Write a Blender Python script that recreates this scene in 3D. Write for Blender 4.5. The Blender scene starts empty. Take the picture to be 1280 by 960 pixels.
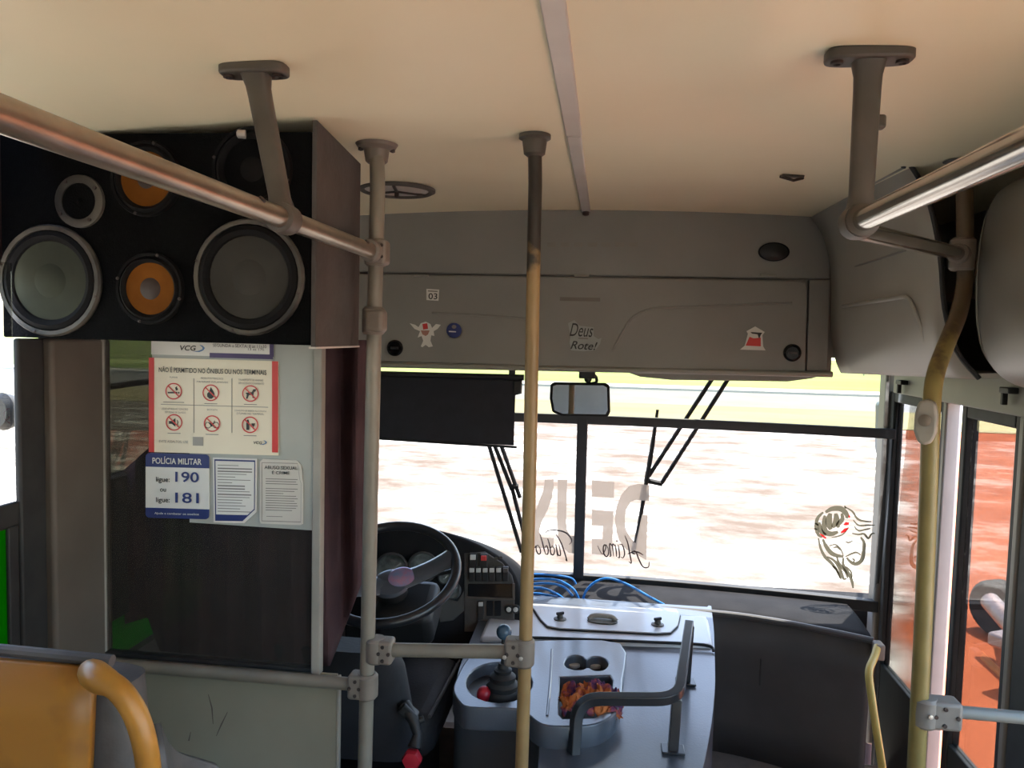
import bpy, bmesh, math, random
from mathutils import Vector, Matrix, Euler
random.seed(7)
S = bpy.context.scene
COL = S.collection
PI = math.pi

# ------------------------------------------------------------------ camera
EYE = Vector((0, 0, 1.60))
FPX = 950.0
cam_d = bpy.data.cameras.new('camera')
cam = bpy.data.objects.new('camera', cam_d)
COL.objects.link(cam)
CAM_R = (Matrix.Rotation(math.radians(6.95), 3, 'Z') @ Matrix.Rotation(PI/2 + math.radians(-3.65), 3, 'X')
         @ Matrix.Rotation(math.radians(1.4), 3, 'Z'))
cam.matrix_world = Matrix.Translation(EYE) @ CAM_R.to_4x4()
cam_d.sensor_width = 36.0
cam_d.lens = FPX / 1280 * 36.0
cam_d.clip_start = 0.02
cam_d.clip_end = 2000
S.camera = cam

# ------------------------------------------------------------------ sky, sun, exposure
world = bpy.data.worlds.new('world')
S.world = world
world.use_nodes = True
nt = world.node_tree
bg = nt.nodes['Background']
sky = nt.nodes.new('ShaderNodeTexSky')
sky.sky_type = 'NISHITA'
sky.sun_disc = False
sky.sun_elevation = math.radians(67)
sky.sun_rotation = math.radians(25)
sky.air_density = 1.0
sky.dust_density = 1.5
nt.links.new(sky.outputs[0], bg.inputs[0])
bg.inputs[1].default_value = 0.55
sun_d = bpy.data.lights.new('sun', 'SUN')
sun_d.energy = 10.0
sun_d.angle = math.radians(0.6)
sun_d.color = (1.0, 0.95, 0.88)
sun = bpy.data.objects.new('sun', sun_d)
COL.objects.link(sun)
sun.rotation_euler = Vector((-0.20, -0.33, -0.92)).to_track_quat('-Z', 'Y').to_euler()
S.view_settings.view_transform = 'Standard'
S.view_settings.look = 'None'
S.view_settings.gamma = 1.0
S.view_settings.use_curve_mapping = False
S.view_settings.exposure = 1.95

# ------------------------------------------------------------------ helpers
def ray(px, py):
    return CAM_R @ Vector(((px-640)/FPX, -(py-480)/FPX, -1))
def AY(px, py, Y):
    d = ray(px, py); return EYE + d*(Y/d.y)
def AX(px, py, X):
    d = ray(px, py); return EYE + d*(X/d.x)
def AZ(px, py, Z):
    d = ray(px, py); return EYE + d*((Z-EYE.z)/d.z)

def V(*a): return Vector(a)

def smooth(pts, n=6, closed=False):
    P = [Vector(p) for p in pts]; out = []; m = len(P)
    rng = range(m) if closed else range(m-1)
    for i in rng:
        if closed:
            p0, p1, p2, p3 = P[(i-1) % m], P[i], P[(i+1) % m], P[(i+2) % m]
        else:
            p0, p1, p2, p3 = P[max(i-1, 0)], P[i], P[i+1], P[min(i+2, m-1)]
        for k in range(n):
            t = k/n
            out.append(0.5*((2*p1)+(p2-p0)*t+(2*p0-5*p1+4*p2-p3)*t*t+(3*p1-p0-3*p2+p3)*t**3))
    if not closed: out.append(P[-1].copy())
    return out

def fillet(pts, r, n=6):
    P = [Vector(p) for p in pts]; out = [P[0]]
    for i in range(1, len(P)-1):
        a = (P[i-1]-P[i]); b = (P[i+1]-P[i])
        k = min(r, a.length*0.48, b.length*0.48)
        s = P[i]+a.normalized()*k; e = P[i]+b.normalized()*k
        for j in range(n+1):
            t = j/n
            out.append((1-t)**2*s+2*t*(1-t)*P[i]+t*t*e)
    out.append(P[-1]); return out

class MB:
    def __init__(s): s.v = []; s.f = []
    def quadgrid(s, rows, closed_u=False, closed_v=False):
        b = len(s.v); nu = len(rows); nv = len(rows[0])
        for r in rows: s.v += [tuple(p) for p in r]
        for i in range(nu if closed_u else nu-1):
            for j in range(nv if closed_v else nv-1):
                i2 = (i+1) % nu; j2 = (j+1) % nv
                s.f.append((b+i*nv+j, b+i2*nv+j, b+i2*nv+j2, b+i*nv+j2))
        return b
    def box(s, c, size, R=None):
        c = Vector(c); hx, hy, hz = size[0]/2, size[1]/2, size[2]/2
        b = len(s.v)
        for z in (-hz, hz):
            for x, y in ((-hx, -hy), (hx, -hy), (hx, hy), (-hx, hy)):
                p = Vector((x, y, z))
                if R is not None: p = R @ p
                s.v.append(tuple(c+p))
        for q in ((3, 2, 1, 0), (4, 5, 6, 7), (0, 1, 5, 4), (1, 2, 6, 5), (2, 3, 7, 6), (3, 0, 4, 7)):
            s.f.append(tuple(b+i for i in q))
        return s
    def boxmm(s, a, b):
        return s.box([(a[i]+b[i])/2 for i in range(3)], [abs(b[i]-a[i]) for i in range(3)])
    def tube(s, pts, r, n=14, closed=False, up=None, flat=None):
        P = [Vector(p) for p in pts]; m = len(P)
        T = []
        for i in range(m):
            a = P[(i-1) % m] if (closed or i > 0) else P[i]
            c = P[(i+1) % m] if (closed or i < m-1) else P[i]
            T.append((c-a).normalized())
        u = Vector(up) if up is not None else (Vector((0, 0, 1)) if abs(T[0].z) < 0.9 else Vector((1, 0, 0)))
        rows = []
        for i in range(m):
            u = (u-T[i]*u.dot(T[i]))
            u.normalize(); w = T[i].cross(u)
            rr = r[i] if isinstance(r, (list, tuple)) else r
            row = []
            for k in range(n):
                a = 2*PI*(k+0.5)/n
                cu, cw = math.cos(a), math.sin(a)
                if flat:
                    cu *= flat[0]; cw *= flat[1]
                row.append(P[i]+u*(rr*cu)+w*(rr*cw))
            rows.append(row)
        b = s.quadgrid(rows, closed_u=closed, closed_v=True)
        if not closed:
            s.f.append(tuple(b+k for k in range(n)))
            s.f.append(tuple(b+(m-1)*n+k for k in reversed(range(n))))
        return s
    def lathe(s, prof, o, axis=(0, 0, 1), n=28):
        o = Vector(o); ax = Vector(axis).normalized()
        u = ax.cross(Vector((0, 0, 1)))
        if u.length < 0.1: u = ax.cross(Vector((1, 0, 0)))
        u.normalize(); w = ax.cross(u)
        rows = []
        for r, h in prof:
            rows.append([o+ax*h+(u*math.cos(2*PI*k/n)+w*math.sin(2*PI*k/n))*max(r, 1e-5) for k in range(n)])
        b = s.quadgrid(rows, closed_v=True)
        if prof[0][0] > 1e-4: s.f.append(tuple(b+k for k in range(n)))
        if prof[-1][0] > 1e-4: s.f.append(tuple(b+(len(prof)-1)*n+k for k in reversed(range(n))))
        return s
    def prism(s, pts, w):
        w = Vector(w); b = len(s.v); n = len(pts)
        s.v += [tuple(p) for p in pts]; s.v += [tuple(Vector(p)+w) for p in pts]
        s.f.append(tuple(b+i for i in reversed(range(n)))); s.f.append(tuple(b+n+i for i in range(n)))
        for i in range(n):
            j = (i+1) % n; s.f.append((b+i, b+j, b+n+j, b+n+i))
        return s
    def poly(s, pts):
        b = len(s.v); s.v += [tuple(p) for p in pts]; s.f.append(tuple(range(b, b+len(pts)))); return s
    def ball(s, c, r, sc=(1, 1, 1), n=18, m=12):
        c = Vector(c); rows = []
        for i in range(m+1):
            t = PI*i/m; rr = max(math.sin(t), 1e-4)
            rows.append([c+Vector((rr*math.cos(2*PI*k/n)*r*sc[0], rr*math.sin(2*PI*k/n)*r*sc[1], math.cos(t)*r*sc[2])) for k in range(n)])
        s.quadgrid(rows, closed_v=True); return s
    def build(s, name, mat, parent=None, sm=True, bevel=0, solid=0, ang=35, fix=True):
        me = bpy.data.meshes.new(name); me.from_pydata(s.v, [], s.f)
        if fix:
            bm = bmesh.new(); bm.from_mesh(me)
            bmesh.ops.remove_doubles(bm, verts=bm.verts, dist=1e-6)
            bmesh.ops.recalc_face_normals(bm, faces=bm.faces); bm.to_mesh(me); bm.free()
        me.materials.append(mat)
        if sm:
            me.polygons.foreach_set('use_smooth', [True]*len(me.polygons))
            me.set_sharp_from_angle(angle=math.radians(ang))
        o = bpy.data.objects.new(name, me); COL.objects.link(o)
        if solid:
            md = o.modifiers.new('thickness', 'SOLIDIFY'); md.thickness = solid; md.offset = 0
        if bevel:
            md = o.modifiers.new('soft_edges', 'BEVEL'); md.width = bevel; md.segments = 3
            md.limit_method = 'ANGLE'; md.angle_limit = math.radians(40); md.harden_normals = False
        if parent is not None: adopt(o, parent)
        return o

def adopt(o, parent):
    o.parent = parent
    M = parent.matrix_basis.copy(); p = parent
    while p.parent is not None:
        M = p.matrix_parent_inverse @ M; p = p.parent; M = p.matrix_basis @ M
    o.matrix_parent_inverse = M.inverted()

def tag(o, label, cat=None, group=None, kind=None):
    o['label'] = label
    if cat: o['category'] = cat
    if group: o['group'] = group
    if kind: o['kind'] = kind
    return o

def thing(name, label, cat, loc=(0, 0, 0), group=None):
    o = bpy.data.objects.new(name, None); COL.objects.link(o)
    o.location = loc; o.matrix_basis = Matrix.Translation(Vector(loc)); o.empty_display_size = 0.05
    return tag(o, label, cat, group)

def struct_root(name, label, loc=(0, 0, 0)):
    o = bpy.data.objects.new(name, None); COL.objects.link(o)
    o.matrix_basis = Matrix.Translation(Vector(loc)); o['label'] = label; o['kind'] = 'structure'
    return o

def struct(o, label): o['label'] = label; o['kind'] = 'structure'; return o

def text(body, name, mat, parent, lb, right, up, w, h, shear=0.0, bold=0.0):
    """lettering fitted in a w x h box whose lower left corner is lb"""
    cu = bpy.data.curves.new(name, 'FONT'); cu.body = body; cu.size = 1.0; cu.shear = shear; cu.offset = bold
    cu.resolution_u = 4; cu.fill_mode = 'FRONT'
    t = bpy.data.objects.new(name+'_source', cu); COL.objects.link(t)
    dg = bpy.context.evaluated_depsgraph_get(); dg.update()
    me = bpy.data.meshes.new_from_object(t.evaluated_get(dg))
    bpy.data.objects.remove(t); bpy.data.curves.remove(cu)
    xs = [v.co.x for v in me.vertices]; ys = [v.co.y for v in me.vertices]
    x0, x1, y0, y1 = min(xs), max(xs), min(ys), max(ys)
    right = Vector(right).normalized(); up = Vector(up).normalized(); lb = Vector(lb)
    for v in me.vertices:
        v.co = lb + right*((v.co.x-x0)/(x1-x0)*w) + up*((v.co.y-y0)/(y1-y0)*h)
    me.materials.clear(); me.materials.append(mat)
    o = bpy.data.objects.new(name, me); COL.objects.link(o)
    if parent is not None: adopt(o, parent)
    return o

# ------------------------------------------------------------------ materials
def mat(name, c1, c2=None, rough=0.5, metal=0.0, scale=8.0, bump=0.0, bscale=None, spec=0.5, detail=4.0, lo=0.35, hi=0.65, coat=0.0, stretch=None):
    m = bpy.data.materials.new(name); m.use_nodes = True
    t = m.node_tree; b = t.nodes['Principled BSDF']
    b.inputs['Roughness'].default_value = rough; b.inputs['Metallic'].default_value = metal
    b.inputs['Specular IOR Level'].default_value = spec
    if coat: b.inputs['Coat Weight'].default_value = coat; b.inputs['Coat Roughness'].default_value = 0.16
    c1 = tuple(c1)+(1,) if len(c1) == 3 else c1
    tc = t.nodes.new('ShaderNodeTexCoord'); src = tc.outputs['Object']
    if stretch:
        mp = t.nodes.new('ShaderNodeMapping'); mp.inputs['Scale'].default_value = stretch
        t.links.new(src, mp.inputs[0]); src = mp.outputs[0]
    if c2 is None: c2 = tuple(x*0.86 for x in c1[:3])
    n = t.nodes.new('ShaderNodeTexNoise'); n.inputs['Scale'].default_value = scale; n.inputs['Detail'].default_value = detail
    t.links.new(src, n.inputs['Vector'])
    r = t.nodes.new('ShaderNodeValToRGB')
    r.color_ramp.elements[0].position = lo; r.color_ramp.elements[1].position = hi
    r.color_ramp.elements[0].color = c1; r.color_ramp.elements[1].color = tuple(c2[:3])+(1,)
    t.links.new(n.outputs['Fac'], r.inputs['Fac']); t.links.new(r.outputs['Color'], b.inputs['Base Color'])
    if bump:
        n2 = t.nodes.new('ShaderNodeTexNoise'); n2.inputs['Scale'].default_value = bscale or scale*4
        n2.inputs['Detail'].default_value = 3
        t.links.new(src, n2.inputs['Vector'])
        bp = t.nodes.new('ShaderNodeBump'); bp.inputs['Strength'].default_value = bump; bp.inputs['Distance'].default_value = 0.01
        t.links.new(n2.outputs['Fac'], bp.inputs['Height']); t.links.new(bp.outputs['Normal'], b.inputs['Normal'])
    return m

def glass(name, tint, refl_rough=0.0, ior=1.5, haze=None):
    m = bpy.data.materials.new(name); m.use_nodes = True
    t = m.node_tree; t.nodes.clear()
    out = t.nodes.new('ShaderNodeOutputMaterial'); mx = t.nodes.new('ShaderNodeMixShader')
    tr = t.nodes.new('ShaderNodeBsdfTransparent'); tr.inputs[0].default_value = tuple(tint)+(1,)
    gl = t.nodes.new('ShaderNodeBsdfGlossy'); gl.inputs['Roughness'].default_value = refl_rough
    fr = t.nodes.new('ShaderNodeFresnel'); fr.inputs[0].default_value = ior
    ge = t.nodes.new('ShaderNodeNewGeometry'); mi = t.nodes.new('ShaderNodeMix'); mi.data_type = 'FLOAT'
    mi.inputs['A'].default_value = ior; mi.inputs['B'].default_value = 1.0/ior     # same thin sheet from either face
    t.links.new(ge.outputs['Backfacing'], mi.inputs['Factor']); t.links.new(mi.outputs['Result'], fr.inputs[0])
    t.links.new(fr.outputs[0], mx.inputs[0]); t.links.new(tr.outputs[0], mx.inputs[1]); t.links.new(gl.outputs[0], mx.inputs[2])
    last = mx
    if haze:
        df = t.nodes.new('ShaderNodeBsdfDiffuse'); df.inputs[0].default_value = tuple(haze[1])+(1,)
        m2 = t.nodes.new('ShaderNodeMixShader'); m2.inputs[0].default_value = haze[0]
        t.links.new(mx.outputs[0], m2.inputs[1]); t.links.new(df.outputs[0], m2.inputs[2]); last = m2
    t.links.new(last.outputs[0], out.inputs[0])
    return m

def translucent(name, dcol, tcol, fac, see=0.0):
    m = bpy.data.materials.new(name); m.use_nodes = True
    t = m.node_tree; t.nodes.clear()
    out = t.nodes.new('ShaderNodeOutputMaterial'); mx = t.nodes.new('ShaderNodeMixShader'); mx.inputs[0].default_value = fac
    d = t.nodes.new('ShaderNodeBsdfDiffuse'); d.inputs[0].default_value = tuple(dcol)+(1,)
    r = t.nodes.new('ShaderNodeBsdfTranslucent'); r.inputs[0].default_value = tuple(tcol)+(1,)
    t.links.new(d.outputs[0], mx.inputs[1]); t.links.new(r.outputs[0], mx.inputs[2])
    last = mx
    if see:
        tr = t.nodes.new('ShaderNodeBsdfTransparent'); tr.inputs[0].default_value = (1, 1, 1, 1)
        m2 = t.nodes.new('ShaderNodeMixShader'); m2.inputs[0].default_value = see
        t.links.new(mx.outputs[0], m2.inputs[1]); t.links.new(tr.outputs[0], m2.inputs[2]); last = m2
    t.links.new(last.outputs[0], out.inputs[0])
    return m

M = {}
M['ceiling'] = mat('ceiling_laminate', (0.89, 0.83, 0.60), (0.84, 0.775, 0.545), rough=0.42, scale=1.6, detail=6, bump=0.05, bscale=3)
M['alu'] = mat('aluminium_strip', (0.72, 0.69, 0.64), (0.62, 0.59, 0.54), rough=0.35, metal=0.25, scale=5)
M['steel'] = mat('worn_steel', (0.46, 0.40, 0.32), (0.30, 0.25, 0.19), rough=0.3, metal=0.85, scale=9, detail=8)
M['chrome'] = mat('bright_steel', (0.56, 0.54, 0.50), (0.42, 0.40, 0.36), rough=0.16, metal=0.95, scale=6)
M['castgrey'] = mat('grey_painted_casting', (0.088, 0.078, 0.064), (0.066, 0.058, 0.048), rough=0.5, scale=12)
M['polegrey'] = mat('beige_grey_pole_paint', (0.21, 0.187, 0.15), (0.165, 0.147, 0.118), rough=0.45, scale=10)
M['clampgrey'] = mat('clamp_plastic', (0.19, 0.16, 0.132), (0.15, 0.126, 0.104), rough=0.55, scale=14)
M['bolt'] = mat('bolt_dark', (0.06, 0.045, 0.04), rough=0.5, metal=0.5)
M['boltbright'] = mat('bolt_bright', (0.6, 0.58, 0.55), rough=0.35, metal=0.8)
M['console'] = mat('grey_console_plastic', (0.25, 0.24, 0.22), (0.22, 0.212, 0.195), rough=0.5, scale=3, bump=0.04, bscale=120)
M['consoledk'] = mat('grey_console_seam', (0.03, 0.028, 0.026), rough=0.6)
M['sidepanel'] = mat('grey_side_panel', (0.27, 0.26, 0.225), (0.24, 0.232, 0.20), rough=0.38, scale=3)
M['black'] = mat('black_plastic', (0.012, 0.012, 0.013), (0.02, 0.02, 0.021), rough=0.5)
M['blackgloss'] = mat('black_gloss', (0.008, 0.008, 0.009), rough=0.15)
M['rubber'] = mat('black_rubber', (0.014, 0.014, 0.015), (0.022, 0.022, 0.022), rough=0.65, scale=20)
M['carpetblack'] = mat('black_box_carpet', (0.002, 0.0022, 0.0025), (0.003, 0.0033, 0.0036), rough=0.95, scale=60, bump=0.3, bscale=300, spec=0.1)
M['boxside'] = mat('worn_box_side', (0.085, 0.074, 0.068), (0.045, 0.039, 0.036), rough=0.8, scale=5, detail=9, bump=0.2, bscale=60)
M['speakerring'] = mat('speaker_gasket', (0.085, 0.076, 0.06), (0.012, 0.011, 0.009), rough=0.6, scale=9, detail=6)
M['cowl'] = mat('pale_grey_cowl', (0.40, 0.385, 0.335), (0.36, 0.345, 0.30), rough=0.36, scale=3)
M['conegrey'] = mat('woofer_cone', (0.045, 0.043, 0.038), (0.03, 0.029, 0.025), rough=0.75, spec=0.15, scale=9)
M['conegreen'] = mat('woofer_cone_pale', (0.042, 0.047, 0.033), (0.029, 0.033, 0.024), rough=0.75, spec=0.15, scale=9)
M['orangecone'] = mat('orange_cone', (0.17, 0.06, 0.008), (0.12, 0.04, 0.005), rough=0.8, spec=0.1, scale=12)
M['browncap'] = mat('brown_dust_cap', (0.03, 0.017, 0.012), rough=0.6)
M['surround'] = mat('foam_surround', (0.004, 0.004, 0.0045), (0.0025, 0.0025, 0.003), rough=0.8, spec=0.2)
M['white'] = mat('white_print', (0.72, 0.70, 0.65), (0.66, 0.64, 0.59), rough=0.45, scale=6)
M['cream'] = mat('cream_print', (0.80, 0.72, 0.55), (0.75, 0.67, 0.51), rough=0.45, scale=5)
M['red'] = mat('red_print', (0.62, 0.045, 0.04), (0.55, 0.04, 0.035), rough=0.45)
M['navy'] = mat('navy_print', (0.025, 0.04, 0.16), (0.02, 0.032, 0.13), rough=0.45)
M['ink'] = mat('dark_ink', (0.022, 0.02, 0.018), rough=0.5)
M['inkgrey'] = mat('grey_ink', (0.22, 0.20, 0.18), rough=0.6)
M['swoosh'] = mat('pale_blue_print', (0.16, 0.32, 0.50), (0.05, 0.12, 0.32), rough=0.5, scale=30)
M['backing'] = mat('pale_grey_sheet', (0.40, 0.41, 0.37), (0.33, 0.34, 0.31), rough=0.5, scale=4)
M['partframe'] = mat('partition_frame', (0.34, 0.32, 0.28), (0.27, 0.255, 0.225), rough=0.5, scale=9)
M['lowerpanel'] = mat('partition_lower_panel', (0.27, 0.25, 0.19), (0.235, 0.215, 0.165), rough=0.55, scale=4, detail=6)
M['curtain'] = mat('dark_curtain_cloth', (0.085, 0.047, 0.052), (0.055, 0.031, 0.036), rough=0.9, scale=7, spec=0.15, bump=0.15, bscale=200)
M['pillar'] = mat('brown_pillar_lining', (0.115, 0.093, 0.077), (0.09, 0.073, 0.06), rough=0.6, scale=5)
M['greenstandin'] = translucent('green_outside_standin', (0.01, 0.12, 0.0), (0.01, 0.13, 0.0), 0.8)
M['yellowseat'] = mat('yellow_seat_plastic', (0.29, 0.125, 0.010), (0.12, 0.045, 0.007), rough=0.42, scale=9, lo=0.45, hi=0.75, detail=7)
M['yellowhandle'] = mat('yellow_handle', (0.40, 0.19, 0.025), (0.27, 0.12, 0.015), rough=0.4, scale=14, detail=7)
M['seatgrey'] = mat('grey_seat_vinyl', (0.085, 0.083, 0.086), (0.045, 0.044, 0.046), rough=0.55, scale=8, bump=0.12, bscale=40)
M['seatblack'] = mat('dark_driver_seat_vinyl', (0.03, 0.031, 0.036), (0.022, 0.023, 0.027), rough=0.6, spec=0.25, scale=10, bump=0.1, bscale=90)
M['dash'] = mat('dark_dash_plastic', (0.024, 0.024, 0.026), (0.018, 0.018, 0.020), rough=0.75, scale=9, bump=0.06, bscale=160, spec=0.06)
M['dashlow'] = mat('dash_lower_panel', (0.075, 0.074, 0.076), (0.062, 0.061, 0.063), rough=0.55, scale=6)
M['cover'] = mat('blue_grey_cover_plastic', (0.075, 0.09, 0.112), (0.06, 0.074, 0.094), rough=0.36, coat=0.5, spec=0.6, scale=4, detail=6, bump=0.05, bscale=140)
M['coverlight'] = mat('light_grey_lid_plastic', (0.50, 0.50, 0.51), (0.46, 0.46, 0.47), rough=0.33, coat=0.3, scale=6)
M['beige'] = mat('beige_handle', (0.36, 0.33, 0.28), rough=0.45)
M['blacktube'] = mat('black_square_tube', (0.02, 0.022, 0.026), (0.03, 0.032, 0.036), rough=0.3, scale=12)
M['cable'] = mat('blue_cable', (0.01, 0.16, 0.55), (0.02, 0.22, 0.62), rough=0.3)
M['ballknob'] = mat('blue_grey_knob', (0.055, 0.10, 0.15), rough=0.25)
M['redknob'] = mat('red_knob', (0.45, 0.02, 0.035), (0.36, 0.015, 0.03), rough=0.35)
M['gauge'] = mat('gauge_face', (0.50, 0.54, 0.53), (0.20, 0.22, 0.22), rough=0.2, scale=25)
M['switchwhite'] = mat('switch_white', (0.62, 0.62, 0.60), rough=0.4)
M['visor'] = mat('dark_visor_cloth', (0.020, 0.020, 0.028), (0.016, 0.016, 0.022), rough=0.8, scale=20)
M['mirror'] = mat('mirror_glass', (0.42, 0.46, 0.54), rough=0.02, metal=1.0)
M['frame'] = mat('dark_windscreen_bar', (0.045, 0.047, 0.055), (0.035, 0.037, 0.045), rough=0.5, scale=9)
M['doorgrey'] = mat('door_grey_paint', (0.22, 0.20, 0.175), (0.19, 0.172, 0.15), rough=0.45, scale=6)
M['doorlow'] = mat('door_lower_panel', (0.03, 0.036, 0.034), rough=0.5)
M['floor'] = mat('dark_floor', (0.24, 0.20, 0.17), (0.19, 0.16, 0.14), rough=0.6, scale=20)
M['wall'] = mat('wall_laminate', (0.50, 0.46, 0.39), (0.45, 0.41, 0.35), rough=0.5, scale=3)
M['asphalt'] = mat('asphalt', (0.24, 0.235, 0.23), (0.20, 0.195, 0.19), rough=0.9, scale=0.5)
M['kerb'] = mat('pale_kerb', (0.62, 0.60, 0.55), (0.55, 0.53, 0.48), rough=0.9)
M['fence'] = mat('fence_metal', (0.35, 0.36, 0.36), rough=0.6)
M['tyre'] = mat('tyre_rubber', (0.015, 0.015, 0.015), rough=0.8)
M['pinkmetal'] = mat('dusty_metal', (0.42, 0.34, 0.33), (0.30, 0.22, 0.2), rough=0.35, metal=0.6, scale=7)
M['windscreen'] = glass('windscreen_glass', (0.35, 0.35, 0.342))
M['tintglass'] = glass('tinted_band_glass', (0.235, 0.235, 0.195))
M['doorglass'] = glass('door_glass', (0.39, 0.385, 0.37), ior=1.55)
M['partglass'] = glass('partition_glass', (0.64, 0.61, 0.58), ior=1.3, haze=(0.06, (0.32, 0.30, 0.29)))
M['filmglass'] = glass('dark_film_glass', (0.17, 0.18, 0.16))
M['dimleft'] = glass('light_dimming_side_glass', (0.30, 0.30, 0.28))  # for unseen left rear panes, added to dim light from that side
M['dimright'] = glass('weak_dimming_side_glass', (0.86, 0.86, 0.83))  # for unseen right rear panes, added to weaken light from behind
M['sideglass'] = glass('side_window_glass', (0.7, 0.7, 0.68))
M['letters'] = translucent('translucent_letter_film', (0.35, 0.30, 0.26), (0.26, 0.215, 0.18), 0.6, see=0.03)
M['script'] = mat('script_film', (0.10, 0.055, 0.05), rough=0.5)
M['sketch'] = translucent('olive_sketch_film', (0.10, 0.09, 0.06), (0.125, 0.113, 0.078), 0.6)
M['redfilm'] = translucent('red_film', (0.5, 0.01, 0.01), (0.8, 0.02, 0.02), 0.6)

def pole_paint(name, top, low, z0, z1):
    """painted tube whose dark sleeve is worn away: colour changes at a ragged edge along the height"""
    m = bpy.data.materials.new(name); m.use_nodes = True
    t = m.node_tree; b = t.nodes['Principled BSDF']; b.inputs['Roughness'].default_value = 0.42
    tc = t.nodes.new('ShaderNodeTexCoord'); sp = t.nodes.new('ShaderNodeSeparateXYZ'); t.links.new(tc.outputs['Object'], sp.inputs[0])
    n = t.nodes.new('ShaderNodeTexNoise'); n.inputs['Scale'].default_value = 22; n.inputs['Detail'].default_value = 6
    t.links.new(tc.outputs['Object'], n.inputs['Vector'])
    ad = t.nodes.new('ShaderNodeMath'); ad.operation = 'MULTIPLY_ADD'; ad.inputs[1].default_value = 0.35
    t.links.new(n.outputs['Fac'], ad.inputs[0]); t.links.new(sp.outputs['Z'], ad.inputs[2])
    mr = t.nodes.new('ShaderNodeMapRange'); mr.inputs['From Min'].default_value = z0+0.17; mr.inputs['From Max'].default_value = z1+0.17
    t.links.new(ad.outputs[0], mr.inputs['Value'])
    r = t.nodes.new('ShaderNodeValToRGB'); r.color_ramp.elements[0].color = low+(1,); r.color_ramp.elements[1].color = top+(1,)
    t.links.new(mr.outputs[0], r.inputs['Fac'])
    n2 = t.nodes.new('ShaderNodeTexNoise'); n2.inputs['Scale'].default_value = 9; n2.inputs['Detail'].default_value = 7
    t.links.new(tc.outputs['Object'], n2.inputs['Vector'])
    mx = t.nodes.new('ShaderNodeMix'); mx.data_type = 'RGBA'; mx.blend_type = 'MULTIPLY'; mx.inputs['Factor'].default_value = 0.45
    t.links.new(r.outputs['Color'], mx.inputs['A'])
    r2 = t.nodes.new('ShaderNodeValToRGB'); r2.color_ramp.elements[0].color = (0.55, 0.5, 0.45, 1); r2.color_ramp.elements[1].color = (1, 1, 1, 1)
    r2.color_ramp.elements[0].position = .35; r2.color_ramp.elements[1].position = .6
    t.links.new(n2.outputs['Fac'], r2.inputs['Fac']); t.links.new(r2.outputs['Color'], mx.inputs['B'])
    t.links.new(mx.outputs['Result'], b.inputs['Base Color'])
    return m
M['midpole'] = pole_paint('worn_yellow_pole_paint', (0.03, 0.025, 0.02), (0.29, 0.19, 0.08), 1.73, 1.80)
M['rightpole'] = pole_paint('olive_yellow_pole_paint', (0.09, 0.058, 0.03), (0.23, 0.18, 0.06), 1.58, 1.64)

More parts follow.
